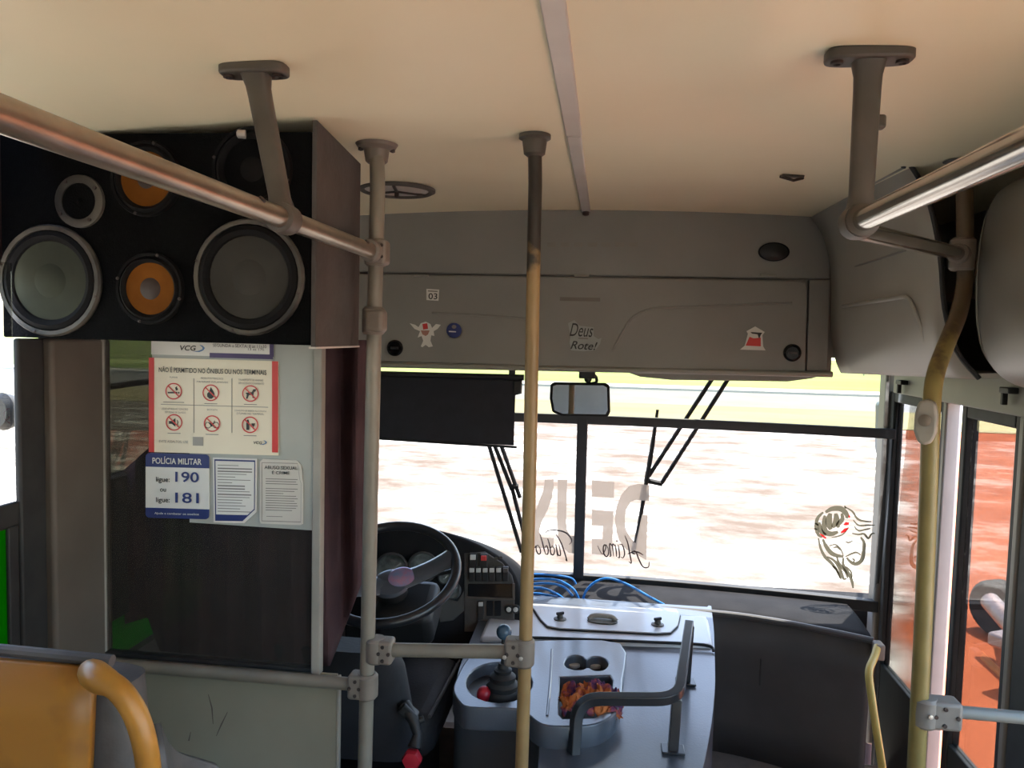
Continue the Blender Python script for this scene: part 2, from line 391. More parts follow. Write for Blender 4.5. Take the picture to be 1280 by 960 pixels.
def ground_material():
    m = bpy.data.materials.new('yard_ground'); m.use_nodes = True
    t = m.node_tree; b = t.nodes['Principled BSDF']; b.inputs['Roughness'].default_value = 0.95; b.inputs['Specular IOR Level'].default_value = 0.1
    tc = t.nodes.new('ShaderNodeTexCoord'); mp = t.nodes.new('ShaderNodeMapping')
    mp.inputs['Scale'].default_value = (0.55, 0.85, 1)
    t.links.new(tc.outputs['Object'], mp.inputs[0])
    n = t.nodes.new('ShaderNodeTexNoise'); n.inputs['Scale'].default_value = 1.6; n.inputs['Detail'].default_value = 9; n.inputs['Roughness'].default_value = 0.68
    t.links.new(mp.outputs[0], n.inputs['Vector'])
    r = t.nodes.new('ShaderNodeValToRGB'); e = r.color_ramp.elements
    e[0].position = 0.36; e[0].color = (0.135, 0.10, 0.075, 1); e[1].position = 0.60; e[1].color = (0.64, 0.61, 0.54, 1)
    k_ = e.new(0.49); k_.color = (0.21, 0.175, 0.145, 1)
    t.links.new(n.outputs['Fac'], r.inputs['Fac'])
    n3 = t.nodes.new('ShaderNodeTexNoise'); n3.inputs['Scale'].default_value = 0.8; n3.inputs['Detail'].default_value = 10
    t.links.new(tc.outputs['Object'], n3.inputs['Vector'])
    rd = t.nodes.new('ShaderNodeValToRGB'); e = rd.color_ramp.elements
    e[0].position = 0.3; e[0].color = (0.30, 0.072, 0.028, 1); e[1].position = 0.7; e[1].color = (0.46, 0.13, 0.06, 1)
    t.links.new(n3.outputs['Fac'], rd.inputs['Fac'])
    sp = t.nodes.new('ShaderNodeSeparateXYZ'); t.links.new(tc.outputs['Object'], sp.inputs[0])
    # red earth lies to the side of the bus: x - 0.33*y - 0.6 + noise
    a = t.nodes.new('ShaderNodeMath'); a.operation = 'MULTIPLY_ADD'; a.inputs[1].default_value = -0.36
    t.links.new(sp.outputs['Y'], a.inputs[0]); t.links.new(sp.outputs['X'], a.inputs[2])
    n4 = t.nodes.new('ShaderNodeTexNoise'); n4.inputs['Scale'].default_value = 0.6; n4.inputs['Detail'].default_value = 6
    t.links.new(tc.outputs['Object'], n4.inputs['Vector'])
    a2 = t.nodes.new('ShaderNodeMath'); a2.operation = 'MULTIPLY_ADD'; a2.inputs[1].default_value = 1.2
    t.links.new(n4.outputs['Fac'], a2.inputs[0]); t.links.new(a.outputs[0], a2.inputs[2])
    mr = t.nodes.new('ShaderNodeMapRange'); mr.inputs['From Min'].default_value = 0.55; mr.inputs['From Max'].default_value = 0.95
    t.links.new(a2.outputs[0], mr.inputs['Value'])
    # ... kept off the unseen rear ground, left pale to bounce neutral light inside
    yr = t.nodes.new('ShaderNodeMapRange'); yr.inputs['From Min'].default_value = -0.5; yr.inputs['From Max'].default_value = 1.0
    t.links.new(sp.outputs['Y'], yr.inputs['Value'])
    ml = t.nodes.new('ShaderNodeMath'); ml.operation = 'MULTIPLY'
    t.links.new(mr.outputs[0], ml.inputs[0]); t.links.new(yr.outputs[0], ml.inputs[1])
    mx = t.nodes.new('ShaderNodeMix'); mx.data_type = 'RGBA'
    t.links.new(ml.outputs[0], mx.inputs['Factor']); t.links.new(r.outputs['Color'], mx.inputs['A']); t.links.new(rd.outputs['Color'], mx.inputs['B'])
    t.links.new(mx.outputs['Result'], b.inputs['Base Color'])
    return m
M['ground'] = ground_material()
M['drygrass'] = mat('dry_grass_strip', (0.34, 0.30, 0.13), (0.42, 0.34, 0.17), rough=0.95, scale=0.6, stretch=(0.3, 1, 1))
M['grass'] = mat('green_grass', (0.22, 0.32, 0.07), (0.34, 0.38, 0.12), rough=0.95, scale=0.3, stretch=(0.3, 1, 1))

# ================================================================== SETTING
XL, XR, XC = -1.28, 1.12, -0.085
GZ = -0.9
BOXZ = AY(397, 432, 1.535).z
def cz(x): return 2.05 - 0.03*((x-XC)/0.95)**2

# --- outside
def slab(name, x0, x1, y0, y1, z0, z1, m, label):
    return struct(MB().boxmm((x0, y0, z0), (x1, y1, z1)).build(name, m, sm=False), label)
slab('ground', -150, 150, -120, 23.5, GZ-0.3, GZ, M['ground'], 'pale dusty yard with red earth beside the bus')
tag(MB().boxmm((-150, 23.5, GZ-0.3), (150, 29.5, GZ+0.02)).build('dry_grass', M['drygrass'], sm=False), 'dry yellowish grass strip between yard and road', 'grass', kind='stuff')
slab('road', -150, 150, 29.5, 38, GZ-0.3, GZ, M['asphalt'], 'grey asphalt road beyond the dry grass strip')
slab('kerb', -150, 150, 38, 40.5, GZ-0.3, GZ+0.1, M['kerb'], 'pale concrete kerb along the far side of road')
tag(MB().boxmm((-150, 40.5, GZ-0.3), (150, 400, GZ+0.05)).build('grass_verge', M['grass'], sm=False), 'green grass field beyond the road', 'grass', kind='stuff')
fence = thing('wire_fence', 'thin grey post fence in the far green grass', 'fence', (0, 62, GZ))
for i in range(-6, 14):
    MB().tube([(i*4.0, 62, GZ), (i*4.0, 62, GZ+1.8)], 0.05, 8).build('post', M['fence'], fence)
for h in (0.9, 1.7):
    MB().tube([(-24, 62, GZ+h), (52, 62, GZ+h)], 0.015, 6).build('wire', M['fence'], fence)

# --- floor, ceiling
struct(MB().boxmm((XL, -5, -0.08), (XR-0.02, 2.95, 0)).build('floor', M['floor'], sm=False), 'dark worn bus floor')
b = MB()
xs = [-1.24+i*(2.34/24) for i in range(25)]
ys = [-5, -3, -1, 0, 1, 2, 2.76]
b.quadgrid([[V(x, y, cz(x)) for x in xs] for y in ys])
b.quadgrid([[V(x, y, cz(x)+0.05) for x in xs] for y in ys])
b.quadgrid([[V(x, ys[0], cz(x)) for x in xs], [V(x, ys[0], cz(x)+0.05) for x in xs]])
b.quadgrid([[V(x, ys[-1], cz(x)) for x in xs], [V(x, ys[-1], cz(x)+0.05) for x in xs]])
b.quadgrid([[V(xs[0], y, cz(xs[0])) for y in ys], [V(xs[0], y, cz(xs[0])+0.05) for y in ys]])
b.quadgrid([[V(xs[-1], y, cz(xs[-1])) for y in ys], [V(xs[-1], y, cz(xs[-1])+0.05) for y in ys]])
ceiling = struct(b.build('ceiling', M['ceiling']), 'cream laminate bus ceiling, gently curved')
tr = struct(MB().boxmm((XC-0.018, -5, 2.044), (XC+0.018, 1.72, 2.052)).build('trim_1', M['alu'], bevel=0.003), 'aluminium joint strip along the ceiling centre, rear length')
tr2 = struct(MB().boxmm((XC-0.0165, 1.72, 2.0425), (XC+0.0165, 2.735, 2.0505)).build('trim_2', M['alu'], bevel=0.003), 'aluminium joint strip along the ceiling centre, front length')
MB().lathe([(0.012, 0), (0.012, 0.01), (0.006, 0.014), (0, 0.015)], (XC, 2.73, 2.043), (0, -0.4, -1), 12).build('end_screw', M['bolt'], tr2)
# outer roof skin (keeps the daylight out above the ceiling)
struct(MB().boxmm((XL-0.02, -5.05, 2.12), (XR+0.02, 3.2, 2.2)).build('roof', M['wall'], sm=False), 'outer roof of the bus')
struct(MB().boxmm((XL, 1.86, 1.99), (-1.235, 2.76, 2.12)).build('trim_3', M['pillar'], sm=False), 'dark cove strip above the driver window')

# --- left wall (window band, pillars, green stand-in pane)
wl = struct_root('wall_left', 'left bus wall with window openings and brown pillar', (XL, 0, 0))
MB().boxmm((XL-0.05, -5, 0), (XL, 0.55, 0.66)).build('lower_panel', M['wall'], wl, sm=False)
MB().boxmm((XL-0.05, -5, 1.72), (XL, 0.60, 2.12)).build('upper_panel', M['wall'], wl, sm=False)
MB().boxmm((XL-0.09, 0.60, 1.72), (XL-0.05, 3.05, 2.12)).build('upper_panel', mat('dark_red_lining', (0.05, 0.016, 0.013), rough=0.8), wl, sm=False)
MB().boxmm((XL-0.05, 0.55, 0), (XL, 3.05, 0.69)).build('lower_panel', M['pillar'], wl, sm=False)
for y in (-5, -3.6, -2.2, -0.8, 0.55):
    MB().boxmm((XL-0.05, y, 0.66), (XL, y+0.09, 1.72)).build('pillar', M['rubber'], wl, bevel=0.004)
MB().boxmm((XL-0.004, 1.512, 0.69), (XL+0.012, 1.59, BOXZ-0.001)).build('rubber_pillar', M['rubber'], wl, bevel=0.006)
MB().boxmm((XL-0.004, 1.482, 0.69), (XL+0.006, 1.512, 1.20)).build('rubber_pillar', M['rubber'], wl, bevel=0.004)
MB().boxmm((XL-0.02, 1.59, 0.69), (XL+0.03, 1.80, BOXZ-0.001)).build('pillar_lining', M['pillar'], wl, bevel=0.01)
MB().boxmm((XL-0.05, 2.95, 0.69), (XL, 3.05, 1.72)).build('corner_pillar', M['rubber'], wl, bevel=0.006)
w1 = struct_root('window_2', 'left side window with black sill and green stand-in pane below', (XL, 1.4, 1.2))
MB().boxmm((XL-0.004, 0.64, 1.155), (XL+0.01, 1.512, 1.21)).build('window_sill', M['rubber'], w1, bevel=0.005)
MB().boxmm((XL-0.05, 1.80, 0.815), (XL+0.005, 2.95, 1.20)).build('window_sill', M['rubber'], w1, bevel=0.005)
MB().boxmm((XL-0.03, 1.84, 1.20), (XL-0.025, 2.95, 1.72)).build('pane', M['filmglass'], w1, sm=False)
MB().boxmm((XL-0.004, 0.64, 1.21), (XL-0.001, 1.512, 1.73)).build('pane', M['sideglass'], w1, sm=False)
MB().boxmm((XL-0.05, 0.64, 0.69), (XL, 1.25, 1.155)).build('lower_panel', M['pillar'], wl, sm=False)
MB().boxmm((XL-0.004, 1.25, 0.69), (XL-0.002, 1.505, 1.155)).build('green_standin_pane', M['greenstandin'], w1, sm=False)  # translucent pane added in place of something green and sunlit outside
MB().boxmm((XL-0.03, 1.80, 0.69), (XL-0.027, 2.95, 0.815)).build('green_standin_pane', M['greenstandin'], w1, sm=False)
for y in (-4.91, -3.51, -2.11, -0.71):
    MB().boxmm((XL-0.03, y, 0.66), (XL-0.025, y+1.31 if y < -1 else 0.55, 1.72)).build('pane', M['dimleft'], w1, sm=False)
struct(MB().boxmm((-1.245, -5, 2.0), (-1.185, 1.53, 2.012)).build('trim_5', M['rubber'], sm=False), 'black strip along the left ceiling edge')
# --- right wall behind the door
wr = struct_root('wall_right', 'right bus wall with window openings', (XR, 0, 0))
MB().boxmm((XR, -5, 0), (XR+0.05, 1.92, 0.66)).build('lower_panel', M['wall'], wr, sm=False)
MB().boxmm((XR, -5, 1.72), (XR+0.05, 3.05, 2.12)).build('upper_panel', M['wall'], wr, sm=False)
for y in (-5, -3.6, -2.2, -0.8, 0.6, 1.85):
    MB().boxmm((XR, y, 0.66), (XR+0.05, y+0.08, 1.72)).build('pillar', M['rubber'], wr, bevel=0.004)
for y in (-4.92, -3.52, -2.12, -0.72, 0.68):
    MB().boxmm((XR+0.02, y, 0.66), (XR+0.025, y+1.32 if y < 0.5 else 1.85, 1.72)).build('pane', M['dimright'], wr, sm=False)
wb = struct_root('wall_back', 'unseen rear bus wall closed to cut light from behind', (0, -5, 0))  # out of view, built without a window to hold back rear light
MB().boxmm((XL-0.05, -5.05, 0), (XR+0.05, -5, 1.7)).build('lower_panel', M['wall'], wb, sm=False)
MB().boxmm((XL-0.05, -5.05, 1.7), (XR+0.05, -5, 2.12)).build('upper_panel', M['wall'], wb, sm=False)

# --- windscreen (curved and raked)
def wy(x, z): return 3.22 - 0.11*((x-XC)/1.2)**2 - 0.12*(z-0.55)
def WS(px, py, off=0.0):
    Y = 3.15
    for _ in range(12):
        p = AY(px, py, Y); Y = wy(p.x, p.z) - off
    return AY(px, py, Y)
win = struct_root('window_1', 'wide two-piece front windscreen with tinted upper band', (XC, 3.2, 0.58))
ZB, ZM, ZT = 0.575, 1.262, 1.535
def gpane(name, x0, x1, z0, z1, m, n=10):
    bb = MB(); xx = [x0+(x1-x0)*i/n for i in range(n+1)]; zz = [z0+(z1-z0)*j/4 for j in range(5)]
    bb.quadgrid([[V(x, wy(x, z), z) for x in xx] for z in zz])
    return bb.build(name, m, win)
gpane('tinted_upper_pane', -1.24, 1.10, ZM+0.018, ZT, M['tintglass'], 20)
gpane('lower_pane', -1.24, XC-0.02, ZB, ZM-0.018, M['windscreen'])
gpane('lower_pane', XC+0.02, 1.10, ZB, ZM-0.018, M['windscreen'])
xx = [-1.24+2.34*i/24 for i in range(25)]
def bandbar(name, z, hh, dd, m=M['frame']):
    bb = MB(); rows = []
    for x in xx:
        y = wy(x, z); rows.append([V(x, y-dd, z-hh), V(x, y+dd, z-hh), V(x, y+dd, z+hh), V(x, y-dd, z+hh)])
    bb.quadgrid(rows, closed_v=True); bb.poly(rows[0]); bb.poly(rows[-1])
    return bb.build(name, m, win, bevel=0.004)
bandbar('cross_bar', ZM, 0.019, 0.014)
bandbar('bottom_seal', ZB-0.01, 0.022, 0.02, M['rubber'])
bb = MB(); rows = []
for i in range(9):
    z = ZB+(ZM-ZB)*i/8; y = wy(XC, z); rows.append([V(XC-0.022, y-0.02, z), V(XC-0.022, y+0.02, z), V(XC+0.022, y+0.02, z), V(XC+0.022, y-0.02, z)])
bb.quadgrid(rows, closed_v=True); bb.build('centre_post', M['frame'], win, bevel=0.006)
# corner pillar
bb = MB()
bb.prism([V(1.085, 3.10, 0), V(1.16, 3.10, 0), V(1.16, 3.19, 0), V(1.09, 3.19, 0)], (0, 0, 2.1))
struct(bb.build('wall_corner', M['doorgrey'], bevel=0.012), 'grey painted corner pillar between windscreen and door')
bb = MB(); bb.prism([V(-1.30, 2.98, 0), V(-1.22, 2.98, 0), V(-1.22, 3.14, 0), V(-1.30, 3.14, 0)], (0, 0, 2.1))
struct(bb.build('wall_corner', M['rubber'], bevel=0.012), 'dark corner pillar on the driver side')
# front apron below the windscreen
struct(MB().boxmm((XL, 3.2, -0.3), (XR+0.03, 3.3, 0.56)).build('wall_front', M['dash'], bevel=0.02), 'outer front apron under the windscreen')
struct(MB().boxmm((XL-0.02, 3.0, 1.545), (XR+0.03, 3.2, 2.15)).build('wall_front_header', M['console'], sm=False), 'front header above the windscreen')

# --- folding door in the right wall
def yx(px, py=650): return AX(px, py, XR).y
ZD0 = AX(1130, 860, XR).z
ZD1 = AX(1128, 497, XR).z
def leaf(name, ya, yb, label, gm=None):
    d = struct_root(name, label, (XR, (ya+yb)/2, -0.3))
    w = 0.035
    MB().boxmm((XR-0.015, ya, -0.35), (XR+0.025, ya+w, ZD1+0.02)).build('door_frame', M['rubber'], d, bevel=0.006)
    MB().boxmm((XR-0.015, yb-w, -0.35), (XR+0.025, yb, ZD1+0.02)).build('door_frame', M['rubber'], d, bevel=0.006)
    MB().boxmm((XR-0.015, ya+w, ZD1-0.02), (XR+0.025, yb-w, ZD1+0.02)).build('door_frame', M['rubber'], d, bevel=0.006)
    MB().boxmm((XR-0.01, ya+w, -0.35), (XR+0.02, yb-w, ZD0)).build('lower_panel', M['doorlow'], d, bevel=0.004)
    MB().boxmm((XR+0.002, ya+w, ZD0), (XR+0.007, yb-w, ZD1-0.02)).build('pane', gm or M['doorglass'], d, sm=False)
    MB().boxmm((XR-0.025, ya-0.028, -0.35), (XR+0.02, ya-0.002, ZD1+0.02)).build('door_stile', M['doorgrey'], d, bevel=0.006)
    return d
yA = yx(1180), yx(1110)
yB = yx(1278), yx(1200)
leaf('door_1', yA[0], yA[1], 'front leaf of the folding door next to the corner pillar', glass('dark_door_glass', (0.30, 0.30, 0.285), ior=1.5))
leaf('door_2', yB[0], yB[1], 'rear leaf of the folding door showing red earth')
struct(MB().boxmm((XR-0.02, yB[0]-0.5, -0.35), (XR+0.04, yB[0]-0.03, ZD1+0.02)).build('wall_door_post', M['rubber'], bevel=0.008), 'black door post at the rear of the doorway')
dh = struct_root('wall_door_header', 'grey header above the folding door', (XR, 2.5, ZD1))
MB().boxmm((XR-0.05, 1.5, ZD1+0.02), (XR+0.03, 2.985, 1.74)).build('header_panel', M['doorgrey'], dh, bevel=0.004)
for q in ((1128, 478), (1262, 488)):
    p = AX(q[0], q[1], XR-0.06)
    MB().box(p, (0.03, 0.05, 0.016)).box(p+V(-0.005, 0.015, -0.02), (0.014, 0.014, 0.04)).build('hinge', M['black'], dh, bevel=0.003)

# ================================================================== FRONT CONSOLE
CY = 2.74
con = thing('overhead_console', 'grey plastic overhead console spanning above the windscreen', 'console', (XC, CY, 1.5))
xe = AY(1038, 360, CY).x
zh = AY(760, 346, CY).z       # hinge line
zb = AY(760, 461, CY-0.03).z  # lower lip
def prof(p, x0, x1, name, m, bevel=0):
    bb = MB(); bb.prism([V(x0, y, z) for y, z in p], (x1-x0, 0, 0)); return bb.build(name, m, con, bevel=bevel)
prof([(CY, 2.055), (CY+0.02, zh+0.02), (CY+0.015, zb-0.004), (CY+0.06, zb-0.004), (3.02, zb+0.03), (3.02, 2.06)], -1.26, xe+0.02, 'body', M['console'])
prof([(CY-0.004, 2.052), (CY+0.004, zh+0.003), (CY+0.03, zh+0.003), (CY+0.03, 2.052)], -1.26, xe, 'upper_panel', M['console'], 0.006)
xr = AY(1010, 380, CY-0.02).x
flap_pts = [(-1.24, zh-0.003), (xr-0.03, zh-0.003), (xr-0.008, zh-0.012), (xr, zh-0.04), (xr, zb+0.002), (-1.24, zb+0.002)]
bb = MB(); bb.prism([V(x, CY-0.008-(zh-z)*0.07, z) for x, z in flap_pts], (0, 0.025, 0))
flap = bb.build('flap_door', M['console'], con, bevel=0.005)
bb = MB(); bb.prism([V(xr+0.006, CY+0.0, zh-0.0), V(xe, CY, zh), V(xe, CY-0.02, zb+0.002), V(xr+0.006, CY-0.02, zb+0.002)], (0, 0.03, 0))
bb.build('end_panel', M['console'], con, bevel=0.004)
# rounded lip along the lower edge, and the shallow moulding beneath it
lip = [AY(x, y, CY-0.03) for x, y in ((420, 455), (480, 456), (620, 459), (760, 462), (900, 465), (1040, 468))]
MB().tube(smooth(lip, 4), 0.013, 12, flat=(0.8, 1)).build('lower_lip', M['sidepanel'], con)
MB().prism([AY(x, y, CY+0.0) for x, y in ((775, 462), (1035, 467), (1015, 473), (985, 477), (840, 475), (800, 471))], (0, 0.2, 0)).build('lamp_moulding', M['console'], con, bevel=0.004)
def FY(px, py, off=0.0):
    """point on the flap face"""
    Y = CY
    for _ in range(6):
        p = AY(px, py, Y); Y = CY-0.008-(zh-p.z)*0.07-off
    return AY(px, py, Y)
for pts in (((540, 391), (600, 394), (640, 397), (668, 399)), ((766, 438), (778, 415), (792, 396), (815, 386), (850, 384), (900, 382), (950, 380), (990, 379))):
    MB().tube(smooth([FY(*q, 0.0) for q in pts], 6), 0.0045, 8).build('moulded_rib', M['console'], flap)
for px in (527, 727, 960):
    p = FY(px, 346); MB().box(p+V(0, -0.004, 0.004), (0.055, 0.012, 0.008)).build('hinge', M['sidepanel'], flap, bevel=0.002)
for q in ((494, 435), (990, 441)):
    p = FY(*q)
    k = MB().lathe([(0.030, 0), (0.030, 0.006), (0.024, 0.011), (0.021, 0.008), (0, 0.008)], p, (0, -1, 0), 24).build('lock', M['blackgloss'], flap)
    MB().boxmm(p+V(-0.014, -0.015, -0.004), p+V(0.014, -0.008, 0.004)).build('keyhole_bar', M['black'], k)
MB().boxmm(FY(700, 371)+V(0, -0.001, -0.001), FY(750, 379)+V(0, 0.002, 0)).build('faded_label_mark', mat('faded_mark', (0.20, 0.17, 0.15), rough=0.6), flap)
for i in range(7):
    MB().boxmm(AY(684+i*17, 303, CY-0.004), AY(684+i*17+11, 309, CY-0.002)).build('worn_lettering', mat('worn_print', (0.245, 0.225, 0.20), rough=0.5) if i == 0 else bpy.data.materials['worn_print'], con)
p = AY(967, 315, CY)
bb = MB(); bb.lathe([(0.048, 0), (0.046, 0.008), (0.030, 0.018), (0, 0.021)], (0, 0, 0), (0, -1, 0), 24)
bb.v = [(x+p.x, y+p.y, z*0.62+p.z) for x, y, z in bb.v]
k = bb.build('dome_lamp', M['black'], con); k['label'] = 'small dark oval dome'
bb = MB(); bb.lathe([(0.05, -0.002), (0.053, 0.004), (0.047, 0.006)], (0, 0, 0), (0, -1, 0), 24)
bb.v = [(x+p.x, y+p.y, z*0.62+p.z) for x, y, z in bb.v]; bb.build('rim', M['dash'], k)

# stickers on the flap
R_, U_ = V(1, 0, 0), V(0, 0, 1)
def decal(name, label, cat, poly, m, off=0.002, th=0.0015):
    bb = MB(); bb.prism([FY(x, y, off+th) for x, y in poly], (0, th, 0)); o = bb.build(name, m, sm=False); tag(o, label, cat); return o
def ell(cx, cy, rx, ry, n=20): return [(cx+rx*math.cos(2*PI*i/n), cy+ry*math.sin(2*PI*i/n)) for i in range(n)]
def dpart(name, parent, poly, m, off=0.0045):
    bb = MB(); bb.prism([FY(x, y, off) for x, y in poly], (0, 0.0006, 0)); return bb.build(name, m, parent, sm=False)
d = decal('number_sticker', 'small square white sticker reading 03 on grey console flap', 'sticker', [(533, 361), (549, 362), (548, 376), (533, 375)], M['white'])
text('03', 'lettering', M['ink'], d, FY(535.5, 374, 0.005), R_, U_, 0.033, 0.022, bold=0.01)
dpart('printed_line', d, [(535, 363), (547, 363.6), (547, 365), (535, 364.4)], M['inkgrey'])
d = decal('figure_sticker', 'white die-cut sticker with red cap shape beside round blue sticker', 'sticker',
          [(512, 404), (519, 406), (523, 409), (526, 404), (532, 402), (538, 405), (540, 410), (545, 405), (551, 406), (547, 411), (542, 414), (543, 420), (539, 419), (538, 426), (541, 433), (536, 434), (532, 431), (528, 434), (526, 433), (529, 426), (527, 420), (522, 422), (525, 414), (518, 411)], M['white'])
dpart('red_patch', d, [(528, 405), (534, 404), (535, 411), (529, 412)], M['red'])
dpart('tan_patch', d, [(526, 413), (537, 413), (535, 418), (532, 420), (528, 418)], mat('tan_print', (0.45, 0.22, 0.16), rough=0.5))
d = decal('round_sticker', 'round navy blue sticker with pale line on console flap', 'sticker', ell(567.5, 413, 9.5, 9.5), M['navy'])
dpart('printed_line', d, [(561, 413.5), (570, 414), (570, 415.5), (561, 415)], M['white'])
dpart('printed_emblem', d, ell(567.5, 408.5, 3, 2.4, 10), M['inkgrey'])
d = decal('script_sticker', 'pale script sticker reading Deus Rote above the rear-view mirror', 'sticker',
          [(710, 404), (718, 400), (724, 407), (742, 409), (742, 420), (748, 424), (752, 422), (750, 430), (744, 438), (730, 439), (714, 438), (712, 428), (713, 420)], mat('sticker_film', (0.35, 0.36, 0.34), rough=0.5))
text('Deus', 'lettering', M['ink'], d, FY(712, 420, 0.005), V(1, 0, -0.03), U_, 0.083, 0.046, shear=0.35)
text('Rote!', 'lettering', M['ink'], d, FY(713, 436, 0.005), V(1, 0, -0.03), U_, 0.095, 0.029, shear=0.35, bold=0.01)
dpart('printed_line', d, [(723, 422), (735, 422.5), (735, 424), (723, 423.5)], M['inkgrey'])
d = decal('emblem_sticker', 'small white and red house-shaped sticker at the flap end', 'sticker',
          [(925, 437), (931, 432), (935, 417), (933, 414), (944, 408), (956, 415), (953, 419), (954, 433), (957, 438)], M['white'])
dpart('red_patch', d, [(932, 432), (937, 421), (942, 423), (951, 422), (951, 433)], M['red'])
dpart('dark_roof', d, [(938, 415), (953, 416), (951, 418.5), (949, 424), (947, 418), (940, 417)], M['ink'])

# --- side panels over the door
prof1 = [(1015, 272), (1028, 290), (1037, 320), (1040, 360), (1040, 410), (1044, 445), (1052, 466)]
prof2 = [(1130, 196), (1150, 225), (1166, 268), (1176, 325), (1181, 385), (1196, 438), (1224, 473)]
Y1, Y2 = CY-0.02, 1.97
A = smooth([AY(x, y, Y1) for x, y in prof1], 4); B = smooth([AY(x, y, Y2) for x, y in prof2], 4)
for a_ in (A, B):
    a_[0].z = cz(a_[0].x)-0.002
cov = thing('door_side_cowl', 'grey curved side panel between console and door mechanism cover', 'panel', (1.0, 2.4, 1.5))
bb = MB()
N = 8
bb.quadgrid([[a+(b_-a)*i/N for a, b_ in zip(A, B)] for i in range(N+1)])
bb.build('shell', M['cowl'], cov, solid=0.006)
# back edge seam and raised inset
MB().tube([q+V(-0.002, -0.004, 0) for q in B], 0.006, 8).build('edge_seal', M['rubber'], cov)
def CV(t, k):   # point on the cowl: t along the bus, k along the profile
    i = int(k*(len(A)-1)); a = A[i]; b_ = B[i]; return a+(b_-a)*t
gx = lambda k: A[int(k*(len(A)-1))].x*0.5+B[int(k*(len(A)-1))].x*0.5
inset = [AX(1046, 440, gx(.85)-0.005), AX(1044, 360, gx(.6)-0.005), AX(1050, 343, gx(.5)-0.006), AX(1066, 334, gx(.45)-0.006), AX(1132, 313, gx(.45)-0.01)]
MB().tube(fillet(inset, 0.04, 5), 0.003, 8).build('panel_groove', M['console'], cov)
rib = [AX(1056, 383, CV(0.15, .62).x), AX(1100, 376, CV(0.45, .62).x), AX(1138, 370, CV(0.7, .62).x), AX(1148, 392, CV(0.76, .7).x), AX(1162, 430, CV(0.84, .85).x)]
MB().tube([q+V(-0.006, 0, 0) for q in fillet(rib, 0.04, 5)], 0.006, 8).build('moulded_rib', M['cowl'], cov)
bot = [A[-1], B[-1]]
MB().prism([A[-1], B[-1], V(XR, B[-1].y, B[-1].z+0.01), V(XR, A[-1].y, A[-1].z+0.01)], (0, 0, 0.012)).build('underside', M['cowl'], cov)
MB().prism([A[i] for i in range(len(A))]+[V(XR, A[-1].y, A[-1].z), V(XR, A[0].y, 2.03)], (0, 0.012, 0)).build('front_fill', M['console'], cov)
# door mechanism cover: bulging unit nearer the camera
mech = thing('door_mechanism_cover', 'large rounded grey door mechanism cover at the upper right', 'panel', (1.0, 1.5, 1.5))
mp = [(1200, 262), (1212, 240), (1232, 232), (1250, 245)]
pr = [V(1.02, 0, 2.0), V(0.93, 0, 1.985), V(0.875, 0, 1.95), V(0.855, 0, 1.88), V(0.85, 0, 1.75), V(0.86, 0, 1.64), V(0.885, 0, 1.56), V(0.94, 0, 1.515), V(1.03, 0, 1.50), V(XR, 0, 1.50)]
pr = smooth(pr, 4)
bb = MB(); sc = [(1.93, 0.90), (1.915, 0.96), (1.88, 1.0), (1.5, 1.0), (1.2, 1.0), (1.0, 1.0)]
rows = []
for y, k in sc:
    rows.append([V(XR-(XR-q.x)*k, y, 1.74+(q.z-1.74)*k) for q in pr])
bb.quadgrid(rows); bb.poly(rows[0]); bb.poly(rows[-1])
bb.build('shell', M['sidepanel'], mech)
MB().tube([q+V(-0.003, 0.01, 0) for q in rows[0]], 0.006, 8).build('edge_bead', M['sidepanel'], mech)
struct(MB().boxmm((0.99, 1.0, 1.985), (1.11, 1.96, 1.995)).build('shade_strip', M['rubber'], sm=False), 'black strip standing in for shade above the door mechanism cover')  # black sheet in place of the shade between cover and ceiling

# ================================================================== RAILS AND POLES
PYL = 1.737
ptop = AZ(471, 176, 2.05)
# --- clamp helper: moulded two-shell pipe clamp with screws
def clamp(parent, c, axis, r, ln, arm=None, armlen=0.05, m=None, screws=True, name='clamp'):
    m = m or M['clampgrey']; c = Vector(c); ax = Vector(axis).normalized()
    bb = MB(); bb.lathe([(r*1.15, -ln/2), (r*1.42, -ln/2+0.006), (r*1.45, 0), (r*1.42, ln/2-0.006), (r*1.15, ln/2)], c, ax, 20)
    o = bb.build(name, m, parent)
    if arm is not None:
        a = Vector(arm).normalized()
        s = MB(); Rm = Matrix((a, ax.cross(a), ax)).transposed()
        s.box(c+a*(armlen/2+r*0.4), (armlen+r*0.9, r*2.5, ln*0.96), Rm); s.build('clamp_arm', m, o, bevel=0.008)
        if screws:
            side = ax.cross(a); side = side if side.y < 0 else -side
            for dx, dz in ((0.35, 0.28), (0.35, -0.28), (0.85, 0.0), (0.0, 0.0)):
                q = c+a*(armlen*dx+r*0.7)+ax*(ln*dz)+side*(r*1.27)
                MB().lathe([(0.0045, -0.002), (0.0045, 0.002), (0.002, 0.0025), (0, 0.0015)], q, side, 10).build('screw', M['bolt'], o)
    return o

